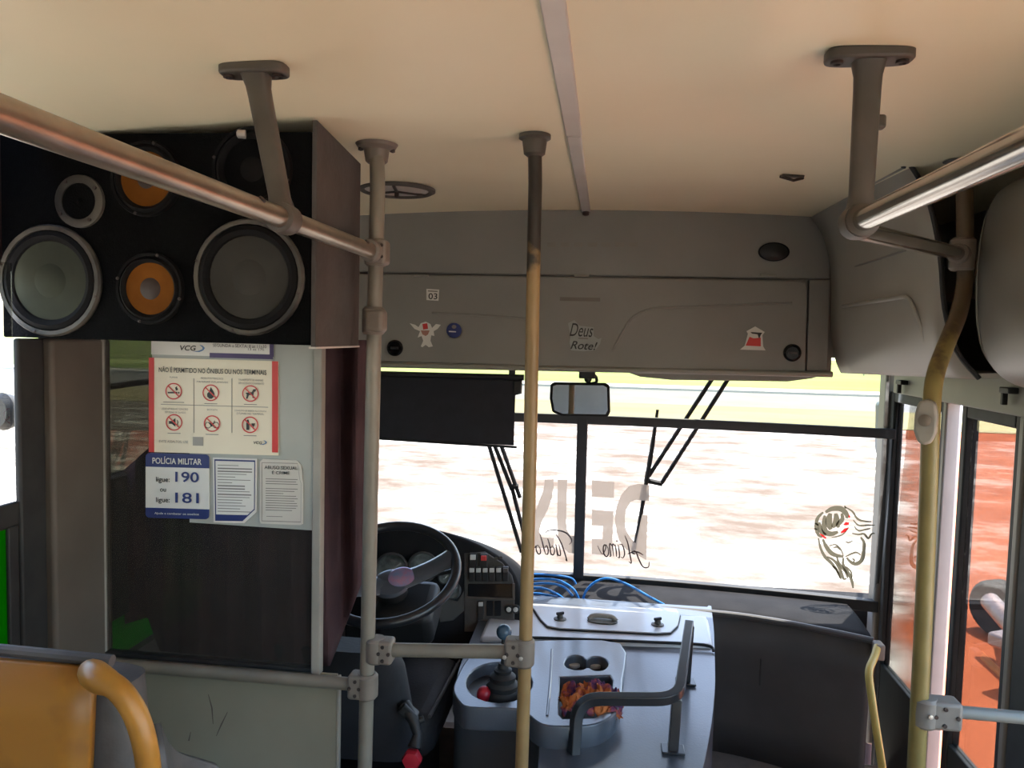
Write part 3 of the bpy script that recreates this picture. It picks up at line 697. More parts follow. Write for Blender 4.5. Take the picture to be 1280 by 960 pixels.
# left pole
lp_pts = [V(ptop.x, ptop.y, cz(ptop.x)-0.001)] + [AY(x, y, PYL) for x, y in ((472, 240), (468, 400), (463, 640), (458, 880), (456, 960), (453, 1100))]
lp_pts += [V(lp_pts[-1].x-0.005, PYL, 0.0)]
lp = thing('grab_pole', 'beige grey vertical grab pole joined to the speaker side handrail', 'pole', (lp_pts[-1].x, PYL, 0))
MB().tube(lp_pts, 0.0175, 18).build('tube', M['polegrey'], lp)
def flange(parent, top, m, wide=0.055):
    t = Vector(top)
    o = MB().lathe([(0.020, -0.045), (0.026, -0.040), (0.030, -0.014), (wide*0.9, -0.008), (wide, 0.0)], t, (0, 0, 1), 24).build('ceiling_flange', m, parent)
    for a in (0.3, PI+0.3):
        q = t+V(math.cos(a)*wide*0.74, math.sin(a)*wide*0.74, -0.010)
        MB().lathe([(0.006, 0), (0.006, 0.006), (0, 0.008)], q, (0, 0, -1), 10).build('screw', M['bolt'], o)
flange(lp, lp_pts[0], M['clampgrey'], 0.050)
c = AY(467, 401, PYL); k = clamp(lp, c, (0, 0, 1), 0.0185, 0.065); 
MB().box(c+V(0.008, -0.006, 0), (0.045, 0.045, 0.055)).build('clamp_body', M['clampgrey'], k, bevel=0.01)

# left overhead rail
rail_e = AY(470, 316, PYL); zr = rail_e.z; xr_ = rail_e.x
rl = thing('overhead_handrail', 'steel overhead handrail passing in front of the speaker box', 'handrail', (xr_, 1.2, zr))
MB().tube([V(xr_, -4.6, zr), V(xr_, 0, zr), V(xr_, 1.0, zr), V(xr_, PYL-0.02, zr)], 0.0175, 20).build('tube', M['steel'], rl)
def hanger(parent, top, low, m, wplate, rail_axis, knob=None, off=0.0):
    top = Vector(top); low = Vector(low)
    bb = MB(); N = 14; rows = []
    for i in range(N+1):
        t = i/N; q = low+(top-low)*t
        w = 0.017+0.003*t+0.022*max(0, t-0.82)**2*30*0.5
        w += 0.010*max(0, 0.12-t)/0.12
        d = 0.013+0.010*max(0, t-0.85)/0.15
        row = []
        for kk in range(16):
            a = 2*PI*kk/16; ca, sa = math.cos(a), math.sin(a)
            row.append(q+V(math.copysign(abs(ca)**0.6, ca)*w, math.copysign(abs(sa)**0.6, sa)*d, 0))
        rows.append(row)
    bb.quadgrid(rows, closed_v=True); bb.poly(rows[0]); bb.poly(rows[-1])
    o = bb.build('hanger', m, parent)
    pl = []
    for i in range(28):
        a = 2*PI*i/28; ca, sa = math.cos(a), math.sin(a)
        pl.append(top+V(math.copysign(abs(ca)**0.45, ca)*wplate, math.copysign(abs(sa)**0.6, sa)*0.026, -0.016))
    MB().prism(pl, (0, 0, 0.018)).build('mount_plate', m, o, bevel=0.004)
    for s_ in (-1, 1):
        q = top+V(s_*wplate*0.74, -0.004, -0.016)
        MB().lathe([(0.0095, 0.0), (0.0095, 0.004), (0.0055, 0.005), (0.0045, 0.001), (0, 0.001)], q, (0, 0, -1), 14).build('screw', M['bolt'], o)
    # ring that grips the rail
    MB().lathe([(0.0178, -0.022), (0.025, -0.019), (0.0265, 0), (0.025, 0.019), (0.0178, 0.022)], low, rail_axis, 22).build('grip_ring', m, o)
    if knob is not None:
        MB().box(knob, (0.02, 0.018, 0.022)).build('catch', m, o, bevel=0.005)
    return o
HY = 1.215
ht = AZ(318, 76, 2.05); hb = V(xr_, HY+0.01, zr)
ht = V(ht.x, ht.y, cz(ht.x))
hanger(rl, ht, hb, M['castgrey'], 0.058, (0, 1, 0), None)
MB().lathe([(0.007, 0), (0.007, 0.012), (0.004, 0.014), (0, 0.014)], AY(307, 168, 1.22), (-1, -0.3, 0), 10).build('bolt', M['boltbright'], rl)
for q in ((318, 272), (452, 303)):
    p = AX(q[0], q[1], xr_); MB().lathe([(0.006, -0.003), (0.006, 0.003), (0, 0.004)], V(xr_+0.012, p.y, zr+0.012), (0.7, 0, 0.7), 10).build('screw', M['bolt'], rl)
k = clamp(rl, V(xr_, PYL, zr), (0, 0, 1), 0.0185, 0.062, name='end_clamp')
MB().box(V(xr_+0.006, PYL-0.008, zr), (0.05, 0.05, 0.058)).build('clamp_body', M['clampgrey'], k, bevel=0.009)
MB().lathe([(0.019, 0), (0.025, 0.004), (0.027, 0.03)], V(xr_, PYL-0.055, zr), (0, 1, 0), 18).build('clamp_collar', M['clampgrey'], k)
for dx, dz in ((-0.008, 0.014), (0.012, 0.014), (-0.008, -0.012), (0.012, -0.012)):
    MB().lathe([(0.004, 0), (0.004, 0.003), (0, 0.003)], V(xr_+0.006+dx+0.006, PYL-0.033, zr+dz), (0, -1, 0), 8).build('screw', M['bolt'], k)

# middle pole
PYM = 1.725
mt = AZ(670, 172, 2.05)
mp_pts = [V(mt.x, PYM, cz(mt.x)-0.001)] + [AY(x, y, PYM) for x, y in ((669, 230), (666, 380), (662, 600), (657, 800), (652, 960), (648, 1090))]
mp_pts += [V(mp_pts[-1].x-0.004, PYM, 0)]
mpo = thing('grab_pole', 'worn yellow vertical grab pole with black upper end', 'pole', (mp_pts[-1].x, PYM, 0))
MB().tube(mp_pts, 0.0155, 18).build('tube', M['midpole'], mpo)
MB().lathe([(0.016, -0.048), (0.024, -0.042), (0.028, -0.012), (0.036, -0.008), (0.036, 0)], mp_pts[0], (0, 0, 1), 24).build('ceiling_flange', M['castgrey'], mpo)

# cross bar between the two poles
zx = AY(560, 812, PYM).z
pa = AY(470, 812, PYL); pb = AY(655, 815, PYM)
br = thing('barrier_rail', 'short horizontal beige rail between the two front poles', 'handrail', ((pa+pb)/2)[:])
MB().tube([pa, pb], 0.0165, 18).build('tube', M['polegrey'], br)
k = clamp(br, pa, (0, 0, 1), 0.0185, 0.060, arm=(1, 0, 0), armlen=0.028, name='pole_clamp')
k = clamp(br, pb, (0, 0, 1), 0.0175, 0.066, arm=(-1, 0, 0), armlen=0.030, name='pole_clamp')
for dx in (-0.004, -0.042):
    MB().lathe([(0.0048, 0), (0.0048, 0.003), (0, 0.004)], pb+V(dx, -0.028, -0.004), (0, -1, 0), 10).build('bright_screw', M['boltbright'], k)

# right overhead rail with side branch
RXp = AY(1076, 276, 1.235)
rr = thing('overhead_handrail', 'shiny steel overhead handrail on the door side', 'handrail', (RXp.x, 1.0, RXp.z))
MB().tube([V(RXp.x, -4.6, RXp.z), V(RXp.x, 0, RXp.z), V(RXp.x, 1.23, RXp.z)], 0.0175, 20).build('tube', M['chrome'], rr)
rt = AZ(1087, 58, 2.05); rt.z = cz(rt.x)
hanger(rr, rt, V(RXp.x, 1.24, RXp.z), M['castgrey'], 0.064, (0, 1, 0), AY(1098, 153, 1.26))
MB().lathe([(0.0, 0.022), (0.026, 0.018), (0.028, 0.0), (0.0265, -0.02)], V(RXp.x, 1.245, RXp.z), (0, 1, 0), 22).build('end_cup', M['castgrey'], rr)
RPY = 1.88
bend_e = AY(1203, 318, RPY)
MB().tube(fillet([V(RXp.x, 1.235, RXp.z-0.004), V(RXp.x+0.01, 1.29, RXp.z-0.006), bend_e], 0.05, 6), 0.0155, 16).build('branch_tube', M['chrome'], rr)
k = clamp(rr, bend_e, (0, 0, 1), 0.019, 0.075, name='pole_clamp')
dv = (V(RXp.x, 1.29, RXp.z)-bend_e).normalized()
MB().lathe([(0.0225, 0.0), (0.0225, 0.045), (0.0175, 0.05)], bend_e, dv, 18).build('clamp_collar', M['clampgrey'], k)

# right pole: straight from the ceiling, bowed inwards, then down
rp = [AY(1205, 188, RPY), AY(1206, 250, RPY), AY(1206, 320, RPY), AY(1206, 352, RPY), AY(1199, 390, RPY-0.03), AY(1183, 430, RPY-0.09), AY(1169, 470, RPY-0.16),
      AY(1164, 515, RPY-0.19), AY(1161, 600, RPY-0.20), AY(1154, 780, RPY-0.20), AY(1145, 960, RPY-0.20), AY(1140, 1080, RPY-0.20)]
rp[0].z = cz(rp[0].x)-0.001
rp.append(V(rp[-1].x, rp[-1].y, -0.05))
po = thing('grab_pole', 'bent olive yellow grab pole beside the folding door', 'pole', (rp[-1].x, rp[-1].y, 0))
MB().tube(smooth(rp[:-1], 6)+[rp[-1]], 0.0178, 18).build('tube', M['rightpole'], po)
MB().lathe([(0.020, -0.03), (0.027, -0.026), (0.03, -0.006), (0.042, 0)], rp[0], (0, 0, 1), 22).build('ceiling_flange', M['castgrey'], po)
p = AY(1157, 528, RPY-0.235)
bb = MB(); pts = [(0, 0.048), (0.016, 0.040), (0.021, 0.015), (0.021, -0.02), (0.013, -0.042), (0, -0.048), (-0.013, -0.042), (-0.021, -0.02), (-0.021, 0.015), (-0.016, 0.040)]
Rm = Matrix.Rotation(math.radians(-25), 3, 'Z')
bb.prism([p+Rm @ V(x, 0, z) for x, z in pts], Rm @ V(0, 0.038, 0)); sb = bb.build('stop_button', M['partframe'], po, bevel=0.006)
sb['label'] = 'grey stop button housing'
MB().lathe([(0.012, 0), (0.012, 0.004), (0.008, 0.006), (0, 0.006)], p+Rm @ V(-0.002, -0.001, 0.004), Rm @ V(0, -1, 0), 18).build('button', M['clampgrey'], sb)
c = AY(1156, 889, RPY-0.2)
dr = thing('doorway_rail', 'grey horizontal rail clamped to the bent yellow pole', 'handrail', c[:])
MB().tube([c, AY(1200, 890, RPY-0.2), V(XR-0.02, c.y, c.z)], 0.0135, 16).build('tube', mat('cool_grey_rail', (0.20, 0.22, 0.21), rough=0.4), dr)
k = clamp(dr, c, (0, 0, 1), 0.0190, 0.064, arm=(1, 0, 0), armlen=0.052, m=mat('cool_clamp', (0.20, 0.19, 0.17), (0.16, 0.15, 0.135), rough=0.5), name='pole_clamp')
MB().lathe([(0.0048, 0), (0.0048, 0.003), (0, 0.004)], c+V(0.0, -0.029, 0.002), (0, -1, 0), 10).build('bright_screw', M['boltbright'], k)

# yellow grab handle by the corner pillar
gh = thing('dash_grab_rail', 'thin yellow grab handle at the dash end by the door', 'handle', AY(1092, 880, 2.62)[:])
hp = fillet([AY(1097, 808, 2.68), AY(1093, 822, 2.64), AY(1085, 838, 2.6), AY(1092, 890, 2.55), AY(1103, 960, 2.5), AY(1108, 1010, 2.48), AY(1112, 1020, 2.6)], 0.05, 5)
MB().tube(hp, 0.0125, 12).build('tube', mat('pale_yellow_paint', (0.58, 0.44, 0.12), (0.5, 0.37, 0.1), rough=0.4), gh)
MB().box(AY(1098, 813, 2.69), (0.03, 0.05, 0.055)).build('bracket', M['clampgrey'], gh, bevel=0.006)

# ================================================================== SPEAKER BOX
BY = 1.535
bx1 = AY(396, 300, BY).x; bz0 = AY(397, 432, BY).z; bz1 = cz(-1.0)-0.012
by1 = AX(450, 300, bx1).y
spk = thing('speaker_box', 'large black speaker box with worn brown side hung under the ceiling', 'speaker', (-0.93, BY, bz0))
MB().boxmm((XL-0.045, BY, bz0), (bx1-0.012, by1, bz1)).build('cabinet', M['carpetblack'], spk, bevel=0.004)
MB().prism([V(bx1-0.011, BY-0.002, bz0-0.004), V(bx1-0.011, by1, bz0-0.004), V(bx1-0.011, by1, cz(bx1)-0.004-0.03), V(bx1-0.011, BY-0.002, cz(bx1)-0.008)], (0.011, 0, 0)).build('side_panel', M['boxside'], spk, bevel=0.002)
MB().boxmm((bx1-0.014, BY-0.004, bz0-0.007), (bx1+0.002, by1, bz0-0.003)).build('edge_strip', M['alu'], spk)
def driver(name, px, py, rpx, ring_w, ring_m, cone_m, cap_m, cap_f=0.5, depth=0.35, surround=0.22, label=None, tilt=0):
    p = AY(px, py, BY); sc = (AY(px+10, py, BY)-AY(px, py, BY)).length/10
    r = rpx*sc; ax = V(0, -1, 0)
    o = MB().lathe([(r*(1-ring_w), 0.0), (r*(1-ring_w), 0.010), (r*0.97, 0.011), (r, 0.006), (r, -0.001)], p, ax, 36).build(name, ring_m, spk)
    if label: o['label'] = label
    ri = r*(1-ring_w); rs = ri*(1-surround)
    MB().lathe([(ri, 0.002), (ri*0.97, 0.009), ((ri+rs)/2, 0.013), (rs*1.03, 0.008), (rs, 0.003)], p, ax, 36).build('surround', M['surround'], o)
    MB().lathe([(rs, 0.0035), (rs*0.8, -0.000), (rs*cap_f, 0.0012), (rs*cap_f*0.98, 0.0013)], p, ax, 36).build('cone', cone_m, o)
    MB().lathe([(rs*cap_f, 0.001), (rs*cap_f*0.8, 0.003+r*0.015), (rs*cap_f*0.4, 0.004+r*0.03), (0, 0.0045+r*0.035)], p, ax, 28).build('dust_cap', cap_m, o)
    for i in range(4):
        a = PI/4+i*PI/2+0.5; q = p+V(math.cos(a)*r*(1-ring_w/2), -0.010, math.sin(a)*r*(1-ring_w/2))
        MB().lathe([(0.0035, -0.001), (0.0035, 0.002), (0, 0.003)], q, ax, 8).build('screw', M['bolt'], o)
    return o
driver('woofer', 64, 351, 64, 0.10, M['speakerring'], M['conegreen'], M['conegreen'], label='pale cone woofer with worn cream gasket')
driver('woofer', 312, 347, 69, 0.09, M['speakerring'], M['conegrey'], M['conegrey'], label='grey cone woofer below the hanger')
driver('midrange_driver', 189, 361, 42, 0.10, M['surround'], M['orangecone'], M['browncap'], cap_f=0.5, surround=0.20, label='orange cone midrange driver, lower')
driver('midrange_driver', 184, 224, 44, 0.10, M['surround'], M['orangecone'], M['browncap'], cap_f=0.42, surround=0.20, label='orange cone midrange driver, upper')
driver('midrange_driver', 316, 212, 50, 0.10, M['surround'], M['carpetblack'], M['surround'], label='all black driver behind the hanger')
p = AY(101, 252, BY); sc = (AY(111, 252, BY)-p).length/10
o = MB().lathe([(21*sc, 0), (21*sc, 0.008), (25*sc, 0.010), (30*sc, 0.007), (30.5*sc, 0)], p, (0, -1, 0), 32).build('tweeter_ring', M['speakerring'], spk)
MB().lathe([(21*sc, 0.004), (14*sc, 0.0015), (6*sc, 0.003), (0, 0.008)], p, (0, -1, 0), 28).build('horn', M['carpetblack'], o)
for i in range(4):
    a = 0.6+i*PI/2; MB().lathe([(0.004, 0), (0.004, 0.003), (0, 0.003)], p+V(math.cos(a)*26*sc, -0.0095, math.sin(a)*26*sc), (0, -1, 0), 8).build('screw', M['bolt'], o)
MB().lathe([(0.014, 0), (0.017, 0.006), (0.012, 0.01), (0, 0.004)], AY(347, 226, BY), (0, -1, 0), 16).build('bass_port', M['blackgloss'], spk)

# ================================================================== PARTITION
PY = 1.775
part = thing('driver_partition', 'glazed partition behind the driver with grey lower panel', 'partition', (-0.9, PY, 0))
def pp(px, py, off=0.0): return AY(px, py, PY-off)
zpt = bz0-0.002
a = pp(131, 620); MB().boxmm((a.x-0.009, PY-0.014, pp(131, 815).z), (a.x+0.005, PY+0.014, zpt)).build('frame_post', M['partframe'], part, bevel=0.003)
a = pp(398, 620); MB().boxmm((a.x-0.011, PY-0.014, pp(398, 832).z-0.02), (a.x+0.011, PY+0.014, zpt)).build('frame_post', M['partframe'], part, bevel=0.003)
gx0, gx1 = pp(131, 620).x+0.005, pp(398, 620).x-0.011
zrail = pp(440, 846).z
MB().boxmm((gx0, PY-0.003, zrail+0.012), (gx1, PY+0.003, zpt)).build('pane', M['partglass'], part, sm=False)
MB().boxmm((gx0, PY-0.012, zrail+0.008), (gx1, PY+0.012, zrail+0.018)).build('bottom_seal', M['rubber'], part)
lx = pp(422, 900).x
MB().boxmm((XL+0.03, PY-0.006, 0.05), (lx, PY+0.006, zrail+0.004)).build('lower_panel', M['lowerpanel'], part, bevel=0.003)
MB().boxmm((lx, PY-0.009, 0.05), (lx+0.006, PY+0.009, zrail)).build('edge_strip', M['partframe'], part, bevel=0.002)
rc = pp(445, 846)
rc = V(AY(459, 846, PYL).x, PYL, zrail)
MB().tube([V(XL+0.03, PYL, zrail), V(rc.x, PYL, zrail)], 0.0155, 16).build('rail', M['polegrey'], part)
clamp(part, rc, (0, 0, 1), 0.0185, 0.062, arm=(-1, 0, 0), armlen=0.028, name='rail_clamp')
# scuffs on the lower panel
for pts in (((260, 868), (264, 885), (266, 905)), ((284, 890), (276, 905), (270, 920)), ((238, 915), (235, 926))):
    bb = MB(); P_ = [pp(x, y, 0.0068) for x, y in pts]
    bb.quadgrid([[q, q+V(0.004*(1-abs(k-1)*0.6), 0, 0)] for k, q in enumerate(P_)]); bb.build('scuff', M['pillar'], part, sm=False)
# curtain behind the partition
def ctop(x): return 604-(x-137)*0.9 if x < 190 else 425
def cbot(x):
    if x < 185: return 786-(x-137)*0.3
    if x < 200: return 772+(x-185)*2.8
    if x < 412: return 814+(x-200)*0.09
    return 833-(x-412)*2.6
bb = MB(); cols = []
NX = 120
for i in range(NX+1):
    x = 137+(458-137)*i/NX; col = []
    for j in range(21):
        t = j/20; y = ctop(x)+(cbot(x)-ctop(x))*t
        Yc = 1.90+0.030*math.sin(i*0.42+0.5*math.sin(t*3))+0.012*math.sin(i*0.17+1)+0.02*t*math.sin(i*0.23)
        Yc = max(Yc, 1.85)
        col.append(AY(x, y, Yc))
    cols.append(col)
bb.quadgrid(cols)
cu = bb.build('curtain', M['curtain'], solid=0.002)
tag(cu, 'dark brown pleated curtain hanging behind the driver partition glass', 'curtain')

# backing sheet and notices on the partition glass
def pl_poly(name, poly, m, parent=None, off=0.006, th=0.002):
    bb = MB(); bb.prism([pp(x, y, off+th) for x, y in poly], (0, th, 0)); return bb.build(name, m, parent, sm=False)
bs = pl_poly('backing_sheet', [(190, 422), (392, 422), (391, 663), (237, 653), (237, 560), (190, 560)], M['backing'], off=0.004)
tag(bs, 'pale grey backing sheet behind the notices on partition glass', 'sheet')
def rot_text(body, parent, m, x0, y0, x1, y1, off=0.012, **k):
    """text from lower left (x0,y1) to upper right (x1,y0) in photo pixels on the partition plane"""
    lb = pp(x0, y1, off); rb = pp(x1, y1+(x1-x0)*0.028, off); lt = pp(x0, y0, off)
    return text(body, 'lettering', m, parent, lb, rb-lb, lt-lb, (rb-lb).length, (lt-lb).length, **k)
def quad(x0, y0, x1, y1, s=0.028): return [(x0, y0), (x1, y0+(x1-x0)*s), (x1, y1+(x1-x0)*s), (x0, y1)]
def rquad(x0, y0, x1, y1, r, s=0.028):
    pts = []
    for cx, cy, a0 in ((x1-r, y0+r, -PI/2), (x1-r, y1-r, 0), (x0+r, y1-r, PI/2), (x0+r, y0+r, PI)):
        for i in range(6):
            a = a0+i*PI/10; X = cx+r*math.cos(a); pts.append((X, cy+r*math.sin(a)+(X-x0)*s))
    return pts
# opening-hours strip
n0 = pl_poly('hours_notice', quad(189, 424, 341, 443), M['white'], off=0.007); tag(n0, 'white and purple notice strip just under the speaker box', 'notice')
pl_poly('purple_band', quad(262, 441, 341, 447), mat('purple_print', (0.06, 0.04, 0.13), rough=0.5), n0, off=0.0095, th=0.0006)
pl_poly('purple_band', quad(337, 427, 342, 446), bpy.data.materials['purple_print'], n0, off=0.0095, th=0.0006)
rot_text('VCG', n0, M['ink'], 225, 431.5, 245, 438, shear=0.2, bold=0.02)
def swoosh(parent, cx, cy, k):
    s = pl_poly('logo_swoosh', [(cx+k*x, cy+k*y) for x, y in ((-6, 3.5), (2, 4), (7, 2), (9, -1), (6, -4), (2, -5), (6, -2), (6, 0.5), (2, 2.3))], M['swoosh'], parent, off=0.0105, th=0.0006)
swoosh(n0, 247, 436, 1.0)
rot_text('SEGUNDA a SEXTA: 8 as 11h30', n0, M['ink'], 266, 429.5, 333, 433.5)
rot_text('13 as 17h', n0, M['ink'], 310, 435, 330, 438)
# prohibition notice
n1 = thing('prohibition_notice', 'cream notice with red side bands and six prohibition symbols', 'notice', pp(268, 508)[:])
pl_poly('plate', quad(187, 447, 348, 565), M['cream'], n1, off=0.007)
pl_poly('red_band', quad(186, 447, 192.5, 565), M['red'], n1, off=0.0095, th=0.0008)
pl_poly('red_band', quad(340, 451.5, 347.5, 565.5), M['red'], n1, off=0.0095, th=0.0008)
rot_text('NÃO É PERMITIDO NO ÔNIBUS OU NOS TERMINAIS', n1, M['ink'], 198.5, 457.5, 333, 465, bold=0.012)
for x in (242, 289.5):
    pl_poly('divider_line', quad(x, 473, x+0.7, 541), M['inkgrey'], n1, off=0.0095, th=0.0005)
pl_poly('divider_line', quad(201, 505, 335, 505.7), M['inkgrey'], n1, off=0.0095, th=0.0005)
sym = {
 0: [[(-8, 1), (5, 1), (5, 3), (-8, 3)], [(6, 1), (8, 1), (8, 3), (6, 3)], [(3, -1), (2, -5), (5, -7), (4.5, -5), (6, -3), (5, -1)]],
 1: [[(0, -8), (3, -3), (5, 1), (4.5, 5), (1.5, 8), (-2, 8), (-5, 5), (-5, 1), (-2, -2), (-1, -5)]],
 2: [[(-6, 7), (-5, 1), (-7, -1), (-4, -1.5), (2, -2), (4, -6), (8, -6), (7, -3), (5, -2), (4, 2), (5, 6), (3, 6), (2, 2), (-2, 2), (-4, 7)]],
 3: [[(-7, -2), (-3, -2), (2, -6), (2, 6), (-3, 2), (-7, 2)], [(4, -3), (5, -3.5), (6, 0), (5, 3.5), (4, 3), (4.6, 0)]],
 4: [[(-5, -1), (2, -1), (3, -4), (4, -4), (3, 0), (0, 4), (-1, 4), (-3.5, 0.5)]],
 5: [[(-5, -2), (-4, -7), (-2, -7), (-1, -2), (-1, 7), (-5, 7)], [(2, -2), (7, -2), (6, 1.5), (5, 2), (5, 6), (4, 6), (4, 2), (3, 1.5)]],
}
cent = [(217, 489), (263.5, 491), (313, 492), (217.5, 528), (265, 529.5), (312.5, 531)]
cap = [('FUMAR', 212, 470.5, 222, 472.5), ('PRODUTOS PERIGOSOS', 251, 471.5, 279, 474), ('TRANSPORTE DE ANIMAIS', 298, 473.5, 329, 476),
       ('USAR APARELHO SONORO', 202, 509.5, 235, 512), ('BICICLETA', 259, 511, 272, 513), ('CONSUMO DE BEBIDA ALCOÓLICA', 293, 511.5, 333, 514)]
cap2 = [None, ('MATERIAIS INFLAMÁVEIS', 246, 475.5, 285, 478), ('SEM ACONDICIONAMENTO', 298, 477.5, 330, 480), ('SEM FONE DE OUVIDO', 206, 514, 232, 516.3), None, ('E FUMAR NO TERMINAL', 296, 515.5, 330, 518)]
for i, (cx, cy) in enumerate(cent):
    rp_ = 10.4; N = 26; bb = MB(); rows = []
    for kk in range(N):
        a = 2*PI*kk/N; rows.append([pp(cx+math.cos(a)*rp_*f, cy+math.sin(a)*rp_*f, 0.0112) for f in (1.0, 0.86)])
    bb.quadgrid(rows, closed_u=True)
    c1, s1 = math.cos(PI/4), math.sin(PI/4)
    bb.poly([pp(cx+x, cy+y, 0.0116) for x, y in ((-7, -6), (-6, -7), (7, 6), (6, 7))])
    pic = bb.build('pictogram', M['red'], n1, sm=False, fix=False)
    bb = MB()
    for pl in sym[i]: bb.poly([pp(cx+x*0.92, cy+y*0.92, 0.0108) for x, y in pl])
    if i == 4:
        for dx in (-5, 5):
            rows = [[pp(cx+dx+math.cos(2*PI*kk/16)*4*f, cy+2+math.sin(2*PI*kk/16)*4*f, 0.0108) for f in (1, 0.8)] for kk in range(16)]
            bb.quadgrid(rows, closed_u=True)
    bb.build('symbol', M['ink'], pic, sm=False, fix=False)
    rot_text(cap[i][0], n1, M['inkgrey'], *cap[i][1:], off=0.0105)
    if cap2[i]: rot_text(cap2[i][0], n1, M['inkgrey'], *cap2[i][1:], off=0.0105)
    wl_ = 13 if i in (0,) else 8
    pl_poly('caption_line', quad(cx-wl_, cy+13, cx+wl_, cy+13.8), M['inkgrey'], n1, off=0.0095, th=0.0005)
rot_text('EVITE ASSALTOS, USE', n1, M['inkgrey'], 199, 550, 235, 553.6, off=0.0105)
pl_poly('grey_patch', quad(241, 546, 254, 557), mat('grey_print', (0.36, 0.34, 0.3), rough=0.5), n1, off=0.0095, th=0.0006)
rot_text('VCG', n1, M['ink'], 317, 551.5, 327.5, 555, shear=0.2, bold=0.02)
swoosh(n1, 328, 553.5, 0.62)
# police notice
n2 = thing('police_notice', 'white and navy police notice with numbers 190 and 181', 'notice', pp(222, 606)[:])
pl_poly('plate', rquad(182, 566, 261.5, 647, 6), M['white'], n2, off=0.0075)
top_b = [q for q in rquad(182, 566, 261.5, 590, 6)]
pl_poly('navy_band', rquad(182, 566, 261.5, 592, 5)[0:6]+[(261.5, 585.5), (182, 583.3)]+rquad(182, 566, 261.5, 592, 5)[18:24], M['navy'], n2, off=0.0095, th=0.0008)
rq = rquad(182, 620, 261.5, 647, 5)
pl_poly('navy_band', [(182, 634.5), (261.5, 636.8)]+rq[6:18], M['navy'], n2, off=0.0095, th=0.0008)
rot_text('POLÍCIA MILITAR', n2, M['white'], 190.5, 570, 252, 579.5, bold=0.014)
rot_text('ligue:', n2, M['ink'], 195, 596, 212, 604, bold=0.012)
rot_text('190', n2, M['navy'], 219, 589.5, 248.5, 602.5, bold=0.015)
rot_text('ou', n2, M['ink'], 200, 610.5, 207.5, 614.5, bold=0.01)
rot_text('ligue:', n2, M['ink'], 195, 621.5, 212, 629.5, bold=0.012)
rot_text('181', n2, M['navy'], 219, 615.5, 248.5, 628.5, bold=0.015)
rot_text('Ajude a combater os assaltos', n2, M['white'], 193, 640, 248.5, 643.5, bold=0.01)
# framed text leaflet
n3 = thing('text_leaflet', 'white leaflet with navy border and cut lower corner', 'notice', pp(293, 612)[:])
pl_poly('sheet', [(266, 572), (321, 573.5), (320.5, 640), (305, 654), (267, 653)], M['white'], n3, off=0.0075)
def border(poly, k, name, m, parent):
    cx = sum(p[0] for p in poly)/len(poly); cy = sum(p[1] for p in poly)/len(poly); n = len(poly)
    inn = [(x+(cx-x)*k, y+(cy-y)*k) for x, y in poly]; bb = MB()
    bb.quadgrid([[pp(*poly[i], 0.0105), pp(*inn[i], 0.0105)] for i in range(n)], closed_u=True)
    return bb.build(name, m, parent, sm=False, fix=False)
border([(268, 574), (319, 575.5), (318.5, 637), (303, 651.5), (269, 651)], 0.045, 'navy_border', M['navy'], n3)
pl_poly('navy_band', [(269, 643), (311, 644), (303, 651.5), (269, 651)], M['navy'], n3, off=0.0095, th=0.0006)
yy = 581
for i, (w, b_) in enumerate(((26, 0), (43, 1), (43, 1), (36, 0), (22, 0), (41, 0), (18, 0), (34, 1), (34, 1), (40, 0), (42, 1), (40, 0), (31, 0), (30, 0), (35, 0), (28, 0), (41, 0))):
    pl_poly('printed_line', quad(272, yy, 272+w, yy+(1.5 if b_ else 0.8)), M['inkgrey'] if not b_ else M['inkgrey'], n3, off=0.0097, th=0.0004); yy += 3.6
# pink-cream leaflet
n4 = thing('crime_leaflet', 'pale leaflet headed abuso sexual é crime with torn corner', 'notice', pp(352, 615)[:])
pl_poly('sheet', [(325, 577), (329, 573.5), (371, 575.5), (376, 581), (378, 598), (379, 603), (378.5, 655), (375, 656.5), (326, 654.5), (324.5, 651)], mat('pale_leaflet', (0.60, 0.56, 0.49), (0.55, 0.51, 0.45), rough=0.5), n4, off=0.0075)
border([(327, 578), (372, 579), (375, 600), (376.5, 604), (376, 653), (327, 651.5)], 0.02, 'border_line', M['inkgrey'], n4)
rot_text('ABUSO SEXUAL', n4, M['ink'], 330.5, 582, 372, 586.2, bold=0.01)
rot_text('É CRIME', n4, M['ink'], 340, 588, 362, 592.6, bold=0.01)
yy = 598
for w in (40, 38, 40, 0, 40, 36, 22, 38, 40, 36, 39, 40, 38, 33):
    if w: pl_poly('printed_line', quad(332, yy, 332+w, yy+0.9), M['inkgrey'], n4, off=0.0097, th=0.0004)
    yy += 3.0
pl_poly('printed_line', quad(333, 645, 353, 645.7), M['inkgrey'], n4, off=0.0097, th=0.0004)

# ================================================================== CEILING BITS
v0 = AZ(496, 236, 2.04)
vt = thing('ceiling_vent', 'round metal ceiling vent behind the beige grey pole', 'vent', (v0.x, v0.y, cz(v0.x)))
vz = cz(v0.x)
MB().lathe([(0.118, 0.001), (0.118, -0.006), (0.108, -0.011), (0.098, -0.007), (0.097, 0.0)], (v0.x, v0.y, vz), (0, 0, 1), 40).build('rim', M['castgrey'], vt)
MB().lathe([(0.097, -0.004), (0.06, -0.006), (0, -0.006)], (v0.x, v0.y, vz), (0, 0, 1), 40).build('disc', M['alu'], vt)
for i in range(3):
    a = i*2*PI/3+0.7
    MB().box((v0.x+math.cos(a)*0.05, v0.y+math.sin(a)*0.05, vz-0.008), (0.09, 0.009, 0.006), Matrix.Rotation(a, 3, 'Z')).build('spoke', M['bolt'], vt)
MB().lathe([(0.007, 0), (0.007, 0.02), (0, 0.022)], (v0.x, v0.y, vz-0.006), (0, 0, -1), 12).build('stud', M['bolt'], vt)
